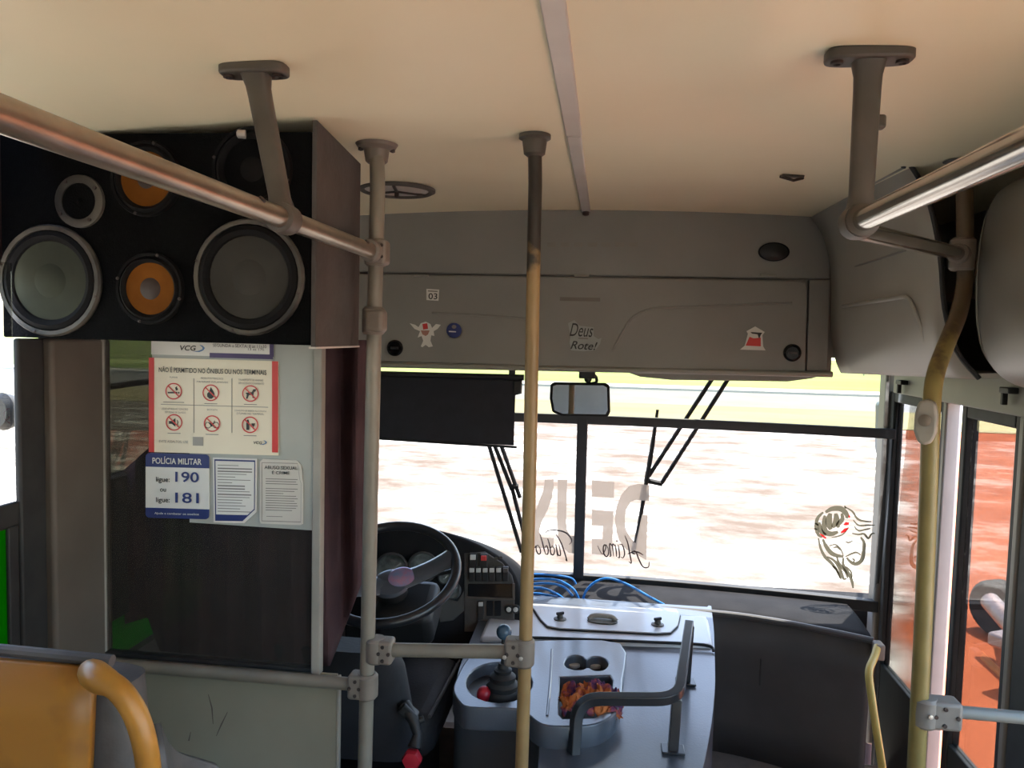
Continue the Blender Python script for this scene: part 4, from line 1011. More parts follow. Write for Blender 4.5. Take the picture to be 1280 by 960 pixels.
h0 = AZ(990, 221, 2.035); hz = cz(h0.x)
ho = thing('broken_ceiling_clip', 'small broken dark clip left on the cream ceiling', 'clip', (h0.x, h0.y, hz))
MB().box((h0.x, h0.y, hz-0.003), (0.06, 0.02, 0.006), Matrix.Rotation(0.2, 3, 'Z')).build('plate', M['castgrey'], ho, bevel=0.002)
MB().tube([V(h0.x-0.03, h0.y, hz-0.004), V(h0.x, h0.y-0.02, hz-0.018), V(h0.x+0.03, h0.y+0.01, hz-0.006)], 0.004, 8).build('wire_stub', M['bolt'], ho)

# ================================================================== VISOR, MIRROR
vs = thing('sun_visor', 'dark roller sun visor hanging over the driver half of windscreen', 'visor', AY(560, 465, 2.84)[:])
VY = 2.86
poly = [(455, 466), (653, 470), (652, 492), (644, 494), (642, 557), (530, 551), (455, 547)]
bb = MB(); bb.prism([AY(x, y, VY) for x, y in poly], (0, 0.008, 0)); bb.build('blind', M['visor'], vs, bevel=0.002)
MB().tube([AY(455, 467, VY), AY(655, 472, VY)], 0.012, 12).build('roller', M['black'], vs)
MB().tube([AY(455, 547, VY), AY(530, 552, VY), AY(646, 559, VY)], 0.005, 8).build('bottom_rod', M['black'], vs)
for x in (470, 640):
    MB().boxmm(AY(x, 470, VY)+V(-0.012, -0.006, 0), AY(x, 470, VY)+V(0.012, 0.012, 0.05)).build('hanging_bracket', M['black'], vs, bevel=0.003)
MB().box(AY(647, 484, VY), (0.03, 0.02, 0.05)).build('clip', M['black'], vs, bevel=0.004)

RMY = 2.80
rm = thing('rear_view_mirror', 'rectangular rear-view mirror hanging under the overhead console', 'mirror', AY(725, 468, RMY)[:])
mc = AY(725.5, 498, RMY); sc = (AY(735.5, 498, RMY)-AY(725.5, 498, RMY)).length/10
def mirror_poly(k, px0=687, px1=763, py0=478, py1=521):
    cx, cy = (px0+px1)/2, (py0+py1)/2
    raw = [(px0+1, py0+2), (px0+6, py0), (px1-6, py0+1), (px1-1, py0+4), (px1, py1-6), (px1-3, py1), (px0+14, py1-1), (px0+3, py1-6), (px0, py0+20)]
    return [(cx+(x-cx)*k[0], cy+(y-cy)*k[1]) for x, y in raw]
bb = MB(); bb.prism([AY(x, y, RMY) for x, y in mirror_poly((1, 1))], (0, 0.03, 0)); hs = bb.build('housing', M['dash'], rm, bevel=0.007)
tl = Matrix.Rotation(math.radians(0), 3, 'X')
bb = MB(); bb.poly([AY(x, y, RMY-0.0012)+V(0, 0, 0) for x, y in mirror_poly((0.91, 0.86))]); g = bb.build('mirror_glass', M['mirror'], rm, sm=False)
MB().tube(smooth([AY(733, 480, RMY+0.02), AY(745, 478, RMY+0.03), AY(744, 470, RMY+0.03), AY(735, 466, RMY+0.03)], 5), 0.006, 10).build('stay_arm', M['black'], rm)
MB().box(AY(734, 468, RMY+0.02), (0.06, 0.04, 0.03)).build('bracket', M['black'], rm, bevel=0.005)
MB().ball(AY(735, 474, RMY+0.02), 0.014).build('ball_joint', M['black'], rm)

# ================================================================== FILM LETTERING ON THE GLASS
SX, OX, OY = 190/1280.0, 640, 590
def g(x, y): return WS(OX+x*SX, OY+y*SX, 0.004)
dl = thing('windscreen_lettering', 'large pale mirrored letters reading DEUS on the windscreen', 'lettering', WS(735, 650)[:])
def gl(name, polys, m=M['letters'], parent=None, off=None):
    bb = MB()
    for pl in polys: bb.poly([g(x, y) for x, y in pl])
    return bb.build(name, m, parent or dl, sm=False, fix=False)
gl('letter', [[(1155, 110), (1060, 100), (985, 118), (920, 190), (880, 290), (865, 400), (880, 500), (905, 580), (960, 650), (1040, 690), (1040, 600), (985, 540), (955, 470), (950, 390), (960, 320), (1000, 250), (1040, 235), (1155, 245)],
              [(1040, 600), (1040, 690), (1060, 700), (1130, 742), (1135, 560), (1145, 362), (1095, 360), (1080, 430), (1060, 520)]])
gl('letter', [[(860, 85), (672, 66), (672, 208), (858, 218)], [(855, 332), (672, 318), (672, 450), (765, 455), (762, 565), (672, 562), (672, 690), (760, 700), (840, 705)]])
gl('letter', [[(595, 66), (552, 66), (550, 420), (545, 500), (520, 540), (490, 535), (465, 490), (455, 420), (465, 66), (385, 66), (378, 420), (390, 560), (430, 640), (480, 680), (540, 690), (595, 690)]])
gl('letter', [[(350, 60), (275, 62), (272, 110), (250, 190), (205, 310), (120, 480), (110, 600), (200, 640), (350, 640), (352, 556), (250, 548), (228, 500), (250, 420), (300, 320), (335, 220), (350, 130)]])
sl = thing('windscreen_script', 'thin dark mirrored script reading Acima de Tudo across the big letters', 'lettering', WS(735, 695)[:])
def ribbon(pts, w, mapf, n=5, taper=True):
    P = smooth([Vector((x, y, 0)) for x, y in pts], n); m = len(P); rows = []
    for i in range(m):
        t = (P[min(i+1, m-1)]-P[max(i-1, 0)]); t.normalize(); nn = Vector((-t.y, t.x, 0))
        k = w*(0.45+0.55*math.sin(PI*i/(m-1))) if taper else w
        rows.append([mapf(P[i].x+nn.x*k/2, P[i].y+nn.y*k/2), mapf(P[i].x-nn.x*k/2, P[i].y-nn.y*k/2)])
    return rows
def g2(x, y): return WS(OX+x*SX, OY+y*SX, 0.007)
def script(name, strokes, w=11):
    bb = MB()
    for s in strokes: bb.quadgrid(ribbon(s, w, g2))
    return bb.build(name, M['script'], sl, sm=False, fix=False)
script('letter', [[(1155, 755), (1148, 800), (1105, 800), (1070, 740), (1040, 670), (1000, 680), (975, 690)], [(1105, 700), (1060, 675), (1010, 670)], [(950, 535), (975, 600), (990, 680), (1005, 765), (985, 755)]], 12)
script('letter', [[(905, 610), (925, 610), (940, 640), (948, 690), (935, 722), (915, 715)]])
script('letter', [[(893, 610), (902, 660), (905, 720), (890, 715)], [(880, 575), (886, 588)]])
script('letter', [[(868, 610), (878, 670), (880, 715)], [(872, 630), (850, 605), (848, 640), (855, 712)], [(848, 630), (825, 602), (822, 640), (832, 705), (820, 708)]])
script('letter', [[(790, 610), (808, 640), (812, 690), (795, 712), (775, 690), (768, 640), (780, 612), (790, 640), (760, 690), (720, 620)]])
script('letter', [[(575, 520), (565, 560), (580, 610)], [(548, 640), (575, 625), (585, 650), (560, 660), (545, 640)], [(545, 650), (565, 690), (590, 690)]])
script('letter', [[(280, 520), (300, 495), (370, 490), (450, 510), (495, 555), (500, 590), (480, 610)], [(370, 525), (400, 570), (430, 640), (462, 745), (450, 735)]], 12)
script('letter', [[(395, 610), (405, 660), (408, 700), (388, 695), (375, 640), (368, 610)], [(370, 610), (378, 670), (385, 712)]])
script('letter', [[(340, 620), (358, 655), (350, 695), (330, 690), (322, 650), (340, 620)], [(300, 560), (318, 620), (328, 700)]])
script('letter', [[(235, 520), (255, 590), (270, 650), (285, 695)], [(275, 640), (290, 620), (305, 655), (300, 692), (285, 690)]])
script('letter', [[(215, 615), (235, 640), (240, 680), (222, 690), (205, 660), (205, 625), (222, 615)], [(205, 620), (192, 640)]])
# portrait sketch
SJ = 110/812.0
def gj(x, y): return WS(1000+x*SJ, 620+y*SJ, 0.004)
js = thing('windscreen_portrait', 'olive line drawing of a bearded face with thorn crown on windscreen', 'drawing', WS(1055, 690)[:])
bb = MB()
for s, w in (([(215, 150), (165, 200), (150, 270), (165, 350), (205, 380)], 30), ([(235, 150), (300, 118), (380, 120), (430, 170), (430, 205)], 42), ([(230, 180), (220, 260), (235, 330), (290, 350), (350, 330)], 44),
             ([(280, 160), (265, 240), (285, 310)], 52), ([(330, 160), (335, 230), (300, 290)], 48), ([(385, 160), (390, 215), (350, 265), (360, 290)], 36), ([(180, 240), (190, 320), (240, 360)], 34)):
    bb.quadgrid(ribbon(s, w*1.2, gj))
bb.build('thorn_crown', M['sketch'], js, sm=False, fix=False)
bb = MB()
for s, w in (([(410, 100), (480, 140), (530, 210), (590, 232), (660, 238)], 14), ([(490, 220), (540, 270), (620, 270), (690, 270)], 12), ([(500, 280), (540, 320), (600, 310), (650, 300)], 12), ([(480, 345), (540, 355), (590, 350), (630, 390), (660, 350), (690, 345)], 14),
             ([(560, 380), (590, 430), (588, 510), (570, 590), (520, 625), (470, 610), (430, 570)], 26), ([(420, 560), (470, 535), (520, 520), (560, 545)], 12), ([(480, 580), (500, 590), (495, 610)], 12),
             ([(170, 390), (190, 480), (230, 560), (290, 620), (350, 700), (380, 770)], 20), ([(210, 400), (250, 480), (310, 540), (400, 560)], 28), ([(250, 560), (320, 600), (370, 680), (400, 760), (430, 760)], 20), ([(340, 560), (360, 620), (420, 700), (440, 760)], 18),
             ([(400, 570), (400, 640), (450, 720), (480, 790), (490, 850)], 22), ([(300, 640), (340, 690), (370, 760)], 14), ([(270, 460), (330, 450), (380, 500), (400, 555)], 10), ([(310, 480), (340, 470), (370, 500)], 10), ([(420, 420), (450, 430), (490, 410)], 9), ([(290, 380), (340, 375), (400, 350), (450, 290)], 9),
             ([(420, 650), (470, 700), (480, 760)], 12), ([(140, 250), (170, 270)], 12), ([(130, 300), (160, 310)], 10), ([(410, 90), (425, 115)], 12)):
    bb.quadgrid(ribbon(s, w*1.45, gj))
bb.build('face_lines', M['sketch'], js, sm=False, fix=False)
for pl in ([(400, 265), (420, 240), (455, 245), (450, 265), (420, 272)], [(180, 345), (215, 360), (245, 385), (235, 395), (205, 378)], [(450, 165), (465, 190), (455, 205), (445, 190)], [(375, 330), (410, 300), (450, 290), (425, 330), (380, 345)]):
    bb = MB(); bb.poly([gj(x, y) for x, y in pl]); bb.build('red_mark', M['redfilm'], js, sm=False, fix=False)

# ================================================================== WIPERS AND MIRRORS OUTSIDE
def OG(px, py, off=-0.045): return WS(px, py, off)
wp = thing('windscreen_wiper', 'black pantograph wiper outside the door half of windscreen', 'wiper', OG(793, 690)[:])
MB().tube([OG(792, 692), OG(800, 650), OG(808, 602)], 0.009, 8).build('lower_arm', M['rubber'], wp)
MB().tube([OG(808, 602, -0.04), OG(815, 560, -0.04), OG(822, 512, -0.04)], [0.011, 0.010, 0.006], 8).build('upper_arm', M['rubber'], wp)
MB().tube([OG(811, 595), OG(850, 535), OG(890, 474)], 0.009, 8).build('pantograph_arm', M['rubber'], wp)
MB().tube([OG(827, 604), OG(868, 540), OG(910, 474)], 0.009, 8).build('pantograph_arm', M['rubber'], wp)
MB().tube([OG(806, 600), OG(828, 605)], 0.011, 8).build('link', M['rubber'], wp)
w2 = thing('windscreen_wiper', 'black wiper arms outside the driver half of windscreen', 'wiper', OG(650, 690)[:])
for a_, b_ in (((611, 556), (652, 690)), ((618, 556), (640, 612)), ((627, 558), (650, 622)), ((640, 610), (655, 668))):
    MB().tube([OG(*a_), OG((a_[0]+b_[0])/2, (a_[1]+b_[1])/2), OG(*b_)], 0.009, 8).build('arm', M['rubber'], w2)
MB().tube([OG(637, 608), OG(648, 608)], 0.011, 8).build('link', M['rubber'], w2)
em = thing('exterior_mirror', 'tall grey outside mirror beyond the corner pillar', 'mirror', AY(1102, 545, 3.6)[:])
bb = MB(); bb.prism([AY(x, y, 3.6) for x, y in ((1100, 504), (1112, 500), (1124, 508), (1124, 590), (1112, 596), (1104, 588), (1099, 560))], (0, 0.07, 0)); bb.build('housing', mat('mirror_shell', (0.16, 0.19, 0.21), rough=0.4), em, bevel=0.015)
MB().tube([AY(1112, 502, 3.63), AY(1116, 470, 3.6), AY(1118, 460, 3.2)], 0.012, 10).build('arm', M['rubber'], em)
lm = thing('exterior_mirror', 'dark round outside mirror seen through the left window', 'mirror', AX(-2, 515, -1.62)[:])
c = AX(-4, 515, -1.62)
MB().lathe([(0.0, 0.0), (0.04, 0.0), (0.052, 0.015), (0.045, 0.04), (0.0, 0.055)], c, (0.3, 1, 0), 24).build('housing', M['black'], lm)
MB().tube([c+V(0, 0.03, 0), c+V(0.1, 0.3, 0.05), c+V(0.3, 1.3, 0.1)], 0.010, 8).build('arm', M['black'], lm)

# trailer with wheel on the red earth
tp = AZ(1262, 800, GZ)
tl = thing('cart_axle', 'dusty metal cart axle with wheel on the red earth', 'cart', tp[:])
MB().tube([AZ(1238, 752, GZ+0.42), AZ(1300, 822, GZ+0.30)], 0.075, 16).build('axle_tube', M['pinkmetal'], tl)
wc = AZ(1268, 778, GZ+0.24)+V(0.05, 0.35, 0); wc.z = GZ+0.24
wo = MB().lathe([(0.12, -0.09), (0.21, -0.10), (0.24, -0.06), (0.24, 0.06), (0.21, 0.10), (0.12, 0.09)], wc, (1, 0.5, 0), 28).build('wheel', M['tyre'], tl)
for sg in (-1, 1):
    MB().lathe([(0.12, 0.07*sg), (0.06, 0.045*sg), (0, 0.045*sg)], wc, (1, 0.5, 0), 24).build('rim', M['pinkmetal'], wo)
MB().tube([wc, AZ(1262, 775, GZ+0.38)], 0.035, 10).build('stub_axle', M['pinkmetal'], tl)
MB().box(AZ(1296, 805, GZ+0.36), (0.5, 0.4, 0.1), Matrix.Rotation(0.5, 3, 'Z')).build('hitch_plate', M['pinkmetal'], tl, bevel=0.02)

# ================================================================== DASHBOARD
ds = thing('dashboard', 'dark plastic dashboard running under the windscreen', 'dashboard', (0, 2.9, 0))
edge = [AY(640, 752, 2.97), AY(760, 757, 2.96), AY(890, 766, 2.93), AY(960, 775, 2.88), AY(1030, 788, 2.80), AY(1092, 801, 2.72)]
edge = [V(-1.2, 2.97, edge[0].z)]+edge
edge = smooth(edge, 5)
def base(e):
    return V(e.x*1.03, wy(e.x*1.03, ZB)-0.005, ZB-0.012)
bb = MB(); bb.quadgrid([[e+(base(e)-e)*j/6+V(0, 0, 0.010*math.sin(PI*j/6)) for j in range(7)] for e in edge])
bb.build('top_panel', M['dash'], ds, solid=0.004)
MB().tube(edge, 0.012, 10).build('front_edge', M['dashlow'], ds)
bb = MB(); bb.quadgrid([[V(e.x, e.y+0.008*(j > 0)+0.02*j/4, e.z-0.008-(e.z-0.0)*j/4*0.985) for j in range(5)] for e in edge])
bb.build('lower_panel', M['dashlow'], ds, solid=0.006)
p = AY(975, 815, 2.85); MB().box(AY(950, 840, 2.86), (0.006, 0.006, 0.10)).build('panel_seam', M['black'], ds)
# driver pod
def DY(py): return 2.68+(800-py)/140*0.17
def DP(px, py, off=0.0): return AY(px, py, DY(py)-off)
pod = [(430, 830), (430, 672), (470, 659), (505, 656), (540, 661), (575, 671), (605, 684), (630, 701), (645, 722), (652, 750), (655, 790), (655, 830)]
pods = [(q.x, q.y) for q in smooth([Vector((x, y, 0)) for x, y in pod[1:-1]], 4)]
pods = [pod[0]]+pods+[pod[-1]]
bb = MB(); bb.prism([DP(x, y) for x, y in pods], (0.03, 0.24, -0.08))
pd = bb.build('instrument_pod', M['dash'], ds, bevel=0.012)
def dbox(name, x0, y0, x1, y1, m, parent, th=0.012, off=0.0, bev=0.002):
    bb = MB(); bb.prism([DP(x, y, off+th) for x, y in ((x0, y0), (x1, y0), (x1, y1), (x0, y1))], (0, th+0.004, 0)); return bb.build(name, m, parent, bevel=bev)
panelm = mat('switch_panel_plastic', (0.075, 0.072, 0.068), (0.05, 0.048, 0.046), rough=0.45, scale=30)
bb = MB(); bb.prism([DP(x, y, 0.006) for x, y in ((580, 692), (606, 690), (628, 704), (640, 720), (643, 732), (643, 790), (580, 790))], (0, 0.008, 0)); sp_ = bb.build('switch_panel', panelm, ds, bevel=0.003)
for x, y, m in ((591, 697, M['black']), (604.5, 698, M['red'])):
    k = dbox('rocker_switch', x-4.5, y-5, x+4.5, y+12, M['black'], sp_, 0.014, 0.006)
    dbox('rocker_cap', x-3.4, y-3, x+3.4, y+3, m if m is M['red'] else M['switchwhite'], k, 0.006, 0.020, 0.001)
for i in range(6):
    x = 589.5+i*8.4; y = 713
    k = dbox('rocker_switch', x-3.6, y-4, x+3.6, y+14, M['black'], sp_, 0.012, 0.006)
    dbox('rocker_cap', x-2.9, y-2.4, x+2.9, y+2.6, M['switchwhite'] if i < 5 else M['dashlow'], k, 0.006, 0.018, 0.001)
for x, y, r in ((620, 698, 2.6), (626, 697, 2.0), (622, 705, 3.4), (617, 707, 1.6), (627, 706, 1.8)):
    bb = MB(); bb.poly([DP(X, Y_, 0.0075) for X, Y_ in ell(x, y, r, r*0.8, 10)]); bb.build('worn_sticker', M['speakerring'], sp_, sm=False)
k = dbox('radio_slot', 585, 730, 641, 747, M['blackgloss'], sp_, 0.004, 0.006)
bb = MB(); 
for q in (((583, 746), (643, 748.5), (643, 750), (583, 748)), ((640.5, 730), (643, 730), (643, 749), (640.5, 749))):
    bb.prism([DP(x, y, 0.016) for x, y in q], (0, 0.01, 0))
bb.build('slot_frame', M['pillar'], k)
k = dbox('rocker_switch', 597, 752, 604, 775, M['black'], sp_, 0.012, 0.006); dbox('rocker_cap', 598, 753, 603.5, 758, M['switchwhite'], k, 0.005, 0.018, 0.001)
for x in (612, 622):
    dbox('blank_cover', x-4, 752, x+4, 770, M['dash'], sp_, 0.008, 0.006)
for x in (636.5, 645):
    p = DP(x, 761, 0.006); k = MB().lathe([(0.016, 0), (0.016, 0.008), (0.012, 0.012), (0, 0.012)], p, (0, -1, 0.1), 16).build('knob', M['black'], sp_)
    MB().lathe([(0.009, 0.012), (0.008, 0.016), (0, 0.017)], p, (0, -1, 0.1), 14).build('knob_cap', M['switchwhite'], k)
for x, y, r in ((490, 713, 23), (529, 709, 20), (566, 738, 11), (556, 722, 8)):
    p = DP(x, y, 0.004); s_ = 2.78/950*r
    k = MB().lathe([(s_, 0), (s_*1.02, 0.014), (s_*0.9, 0.016), (s_*0.86, 0.004)], p, (0, -1, 0.25), 30).build('gauge', M['dashlow'], ds)
    MB().lathe([(s_*0.88, 0.005), (0, 0.005)], p, (0, -1, 0.25), 30).build('dial', M['gauge'], k)
    MB().box(p+V(0.2*s_, -0.010, 0.2*s_), (s_*0.9, 0.002, 0.004), Matrix.Rotation(-0.7, 3, 'Y')).build('needle', M['switchwhite'], k)
    MB().lathe([(s_*0.1, 0.006), (s_*0.08, 0.012), (0, 0.012)], p, (0, -1, 0.25), 12).build('dial_hub', M['black'], k)
bb = MB(); bb.prism([DP(x, y, 0.003) for x, y in ((548, 760), (556, 748), (572, 752), (582, 735), (582, 762), (566, 776), (550, 778))], (0, 0.01, 0)); bb.build('cluster_bezel', mat('bezel_grey', (0.10, 0.10, 0.095), rough=0.45), ds, bevel=0.003)
# steering wheel
SWC = AY(486, 714, 2.38); tilt = Matrix.Rotation(math.radians(27), 3, 'X')
sw = thing('steering_wheel', 'large black steering wheel in front of the driver gauges', 'steering wheel', SWC[:])
def sp3(x, y, z=0): return SWC+tilt @ V(x, y, z)
RW = 0.222
MB().tube([sp3(RW*math.cos(2*PI*i/48), RW*math.sin(2*PI*i/48)) for i in range(48)], 0.0165, 14, closed=True).build('rim', M['blackgloss'] if False else mat('wheel_rim', (0.022, 0.023, 0.027), rough=0.3), sw)
spm = mat('wheel_spoke', (0.10, 0.11, 0.13), (0.085, 0.095, 0.115), rough=0.28)
bb = MB(); ang = math.radians(24); rows = []
for i in range(15):
    t = -1+2*i/14; w = 0.026+0.020*(1-abs(t))+0.014*abs(t)**3; q = t*(RW-0.008)
    row = []
    for kk in range(12):
        a = 2*PI*kk/12; lx_ = q; ly = math.cos(a)*w; lz = math.sin(a)*0.014-0.055*(1-t*t)
        row.append(sp3(lx_*math.cos(ang)-ly*math.sin(ang), lx_*math.sin(ang)+ly*math.cos(ang), lz))
    rows.append(row)
bb.quadgrid(rows, closed_v=True); bb.poly(rows[0]); bb.poly(rows[-1]); bb.build('spoke', spm, sw)
MB().lathe([(0.062, 0.0), (0.058, 0.012), (0.045, 0.018), (0, 0.02)], sp3(0, 0, -0.06), tilt @ V(0, 0, 1), 28).build('hub_pad', spm, sw)
irid = mat('iridescent_emblem', (0.30, 0.38, 0.62), (0.55, 0.30, 0.45), rough=0.2, metal=0.3, scale=40)
MB().lathe([(0.045, 0.0195), (0.040, 0.0225), (0, 0.0228)], sp3(0.035, 0.015, -0.056), tilt @ V(0, 0, 1), 24).build('emblem', irid, sw)
MB().tube([sp3(0, 0, -0.06), sp3(0, 0, -0.14), V(SWC.x, SWC.y+0.33, 0.35), V(SWC.x, SWC.y+0.5, 0.0)], [0.05, 0.055, 0.045, 0.04], 16).build('column', M['black'], sw)
MB().box(sp3(0.05, -0.01, -0.17), (0.20, 0.18, 0.14), tilt).build('column_shroud', M['black'], sw, bevel=0.03)
MB().tube([sp3(0.05, 0.05, -0.08), sp3(0.17, 0.07, -0.06), sp3(0.22, 0.08, -0.05)], [0.008, 0.007, 0.010], 10).build('stalk', M['black'], sw)

# ================================================================== ENGINE COVER
ZP, ZK = 0.56, 0.515
ec = thing('engine_cover', 'blue grey moulded engine cover between driver and door', 'engine cover', (0, 2.3, 0))
rightside = [(888, 770), (892, 800), (893, 830), (894, 862), (890, 905), (882, 945), (872, 985), (858, 1020)]
RS = [AZ(x, y, ZK) for x, y in rightside]
outline = [V(RS[0].x-0.02, 2.97, ZK)]+RS+[V(0.12, 1.60, ZK), V(-0.02, 1.585, ZK), V(-0.10, 1.62, ZK), V(-0.13, 1.72, ZK), V(-0.15, 2.14, ZK), V(-0.42, 2.16, ZK), V(-0.435, 2.35, ZK), V(-0.43, 2.97, ZK)]
def zdeck(y): return 0.49+(y-1.6)*0.055
outline = [V(q.x, q.y, 0) for q in outline]
oo = fillet(outline+[outline[0]], 0.07, 5)[:-1]
bb = MB(); n_ = len(oo); b0 = [V(q.x, q.y, 0) for q in oo]; t0 = [V(q.x, q.y, zdeck(q.y)) for q in oo]
bb.quadgrid([b0, t0], closed_v=True); bb.poly(t0); bb.poly(b0)
bb.build('body', M['cover'], ec, bevel=0.03)
# front deck with lid
fd = [AZ(655, 800, ZP), AZ(893, 806, ZP), AZ(890, 766, ZP), AZ(655, 752, ZP)]
fd = [V(-0.40, fd[0].y, ZK), V(fd[1].x-0.004, fd[1].y, ZK), V(fd[2].x-0.012, fd[2].y, ZK), V(-0.40, fd[3].y, ZK)]
bb = MB(); bb.prism([q-V(0, 0, 0.05) for q in fd], (0, 0, ZP-ZK+0.05)); bb.build('front_deck', M['coverlight'], ec, bevel=0.014)
sm_ = [AZ(660, 797, ZP+0.001), AZ(700, 798, ZP+0.001), AZ(800, 802, ZP+0.001), AZ(880, 806, ZP+0.001), AZ(892, 814, ZP-0.01)]
MB().tube(smooth(sm_, 4), 0.005, 8).build('seam_seal', M['rubber'], ec)
lid_pts = [(661, 756), (845, 763), (850, 770), (847, 783), (838, 792), (820, 793), (700, 787), (684, 784), (676, 776), (668, 764)]
bb = MB(); bb.prism([AZ(x, y, ZP+0.003) for x, y in lid_pts], (0, 0, 0.006)); lid = bb.build('lid', M['coverlight'], ec, bevel=0.002)
MB().tube([AZ(x, y, ZP+0.003) for x, y in lid_pts], 0.0035, 8, closed=True).build('lid_seal', M['rubber'], lid)
for q in ((700, 774), (822, 781)):
    p = AZ(q[0], q[1], ZP+0.009)
    k = MB().lathe([(0.023, 0), (0.023, 0.003), (0.012, 0.006), (0.010, 0.018), (0, 0.02)], p, (0, 0, 1), 20).build('latch', M['castgrey'], lid)
    MB().box(p+V(0, 0, 0.022), (0.030, 0.008, 0.010), Matrix.Rotation(0.5, 3, 'Z')).build('latch_key', M['black'], k, bevel=0.002)
p = AZ(753, 777, ZP+0.009)
bb = MB(); bb.prism([p+V(math.copysign(abs(math.cos(a))**0.7, math.cos(a))*0.055, math.sin(a)*0.028, 0) for a in [2*PI*i/24 for i in range(24)]], (0, 0, 0.005)); k = bb.build('pull_recess', M['castgrey'], lid, bevel=0.002)
MB().tube(smooth([p+V(-0.05, 0.004, 0.004), p+V(-0.03, 0.012, 0.016), p+V(0.03, 0.012, 0.016), p+V(0.05, 0.004, 0.004)], 5), 0.009, 10).build('pull_handle', M['beige'], k)
# platform with recesses (outline curve with holes, extruded)
def plate(name, outer, holes, z0, z1, m, parent, bev=0.006):
    cu = bpy.data.curves.new(name, 'CURVE'); cu.dimensions = '2D'; cu.fill_mode = 'BOTH'
    for lp_ in [outer]+holes:
        s = cu.splines.new('POLY'); s.points.add(len(lp_)-1)
        for pt, q in zip(s.points, lp_): pt.co = (q.x, q.y, 0, 1)
        s.use_cyclic_u = True
    cu.extrude = (z1-z0)/2-bev; cu.bevel_depth = bev; cu.bevel_resolution = 2; cu.offset = -bev
    t = bpy.data.objects.new(name+'_source', cu); COL.objects.link(t)
    dg = bpy.context.evaluated_depsgraph_get(); dg.update()
    me = bpy.data.meshes.new_from_object(t.evaluated_get(dg)); bpy.data.objects.remove(t); bpy.data.curves.remove(cu)
    for v in me.vertices: v.co.z += (z0+z1)/2
    me.materials.clear(); me.materials.append(m)
    me.polygons.foreach_set('use_smooth', [True]*len(me.polygons)); me.set_sharp_from_angle(angle=math.radians(35))
    o = bpy.data.objects.new(name, me); COL.objects.link(o); adopt(o, parent); return o
Zt = ZP+0.012
def zq(l): return [AZ(x, y, Zt) for x, y in l]
outer = zq([(604, 806), (640, 803), (690, 800), (776, 804), (778, 850), (775, 880), (765, 895), (745, 905), (715, 908), (683, 907), (668, 900), (660, 893), (645, 886), (587, 884), (573, 876), (566, 862), (570, 848), (582, 826)])
outer = smooth(outer, 3, True)
hole_t = zq([(700, 846), (762, 844), (766, 850), (763, 880), (756, 890), (742, 897), (704, 898), (699, 893)])
hole_c = zq([(709, 822), (719, 819), (728, 821), (733, 825), (740, 821), (750, 821), (758, 825), (760, 831), (754, 837), (744, 838), (735, 834), (726, 837), (714, 836), (706, 831)])
hole_c = smooth(hole_c, 3, True)
hole_g = zq(ell(624, 853, 41, 25, 28))
pf = plate('tray_platform', outer, [hole_t, hole_c, hole_g], ZK-0.01, Zt, M['cover'], ec, 0.005)
for hl, m in ((hole_t, M['black']), (hole_c, M['black']), (hole_g, M['black'])):
    c0 = sum(hl, Vector())/len(hl)
    bb = MB(); bb.prism([V(c0.x+(q.x-c0.x)*1.02, c0.y+(q.y-c0.y)*1.02, 0.532) for q in hl], (0, 0, 0.004)); bb.build('recess_liner', m, pf, sm=False)
for cx, cy in ((717, 832), (743, 833)):
    p = AZ(cx, cy, 0.536); MB().lathe([(0.022, 0.0), (0.022, 0.008), (0.018, 0.010), (0, 0.010)], p, (0, 0, 1), 16).build('cup_ring', M['alu'], pf)
for x0 in (690,):
    MB().tube(smooth([AZ(690, 812, Zt), AZ(688, 850, Zt), AZ(684, 895, Zt)], 4), 0.004, 8).build('moulded_rib', M['cover'], pf)
# gear lever
gl_ = thing('gear_lever', 'gear lever with blue grey ball knob in the engine cover well', 'gear lever', AZ(628, 868, ZK)[:])
gb = AZ(628, 872, 0.535); gk = AY(630, 790, gb.y-0.02)
bb = MB(); rows = []
for i, (h, r) in enumerate(((0, 0.055), (0.02, 0.052), (0.03, 0.044), (0.045, 0.047), (0.055, 0.036), (0.07, 0.038), (0.08, 0.024), (0.09, 0.026), (0.095, 0.016), (0.11, 0.013))):
    q = gb+(gk-gb)*(h/(gk-gb).length)
    rows.append([q+V(math.cos(2*PI*k/20)*r*(1+0.06*math.sin(3*k)), math.sin(2*PI*k/20)*r, 0) for k in range(20)])
bb.quadgrid(rows, closed_v=True); bb.poly(rows[-1]); bb.build('boot', M['rubber'], gl_)
MB().tube([gb+(gk-gb)*0.4, gk], 0.007, 10).build('shaft', M['black'], gl_)
MB().ball(gk, 0.0225).build('ball_knob', M['ballknob'], gl_)
rb = AZ(605, 868, 0.555)
rt_ = MB().ball(rb, 0.022, (1, 1, 1.1)).build('air_valve_cap', M['redknob']); tag(rt_, 'small red cap lying in the gear lever well', 'cap')
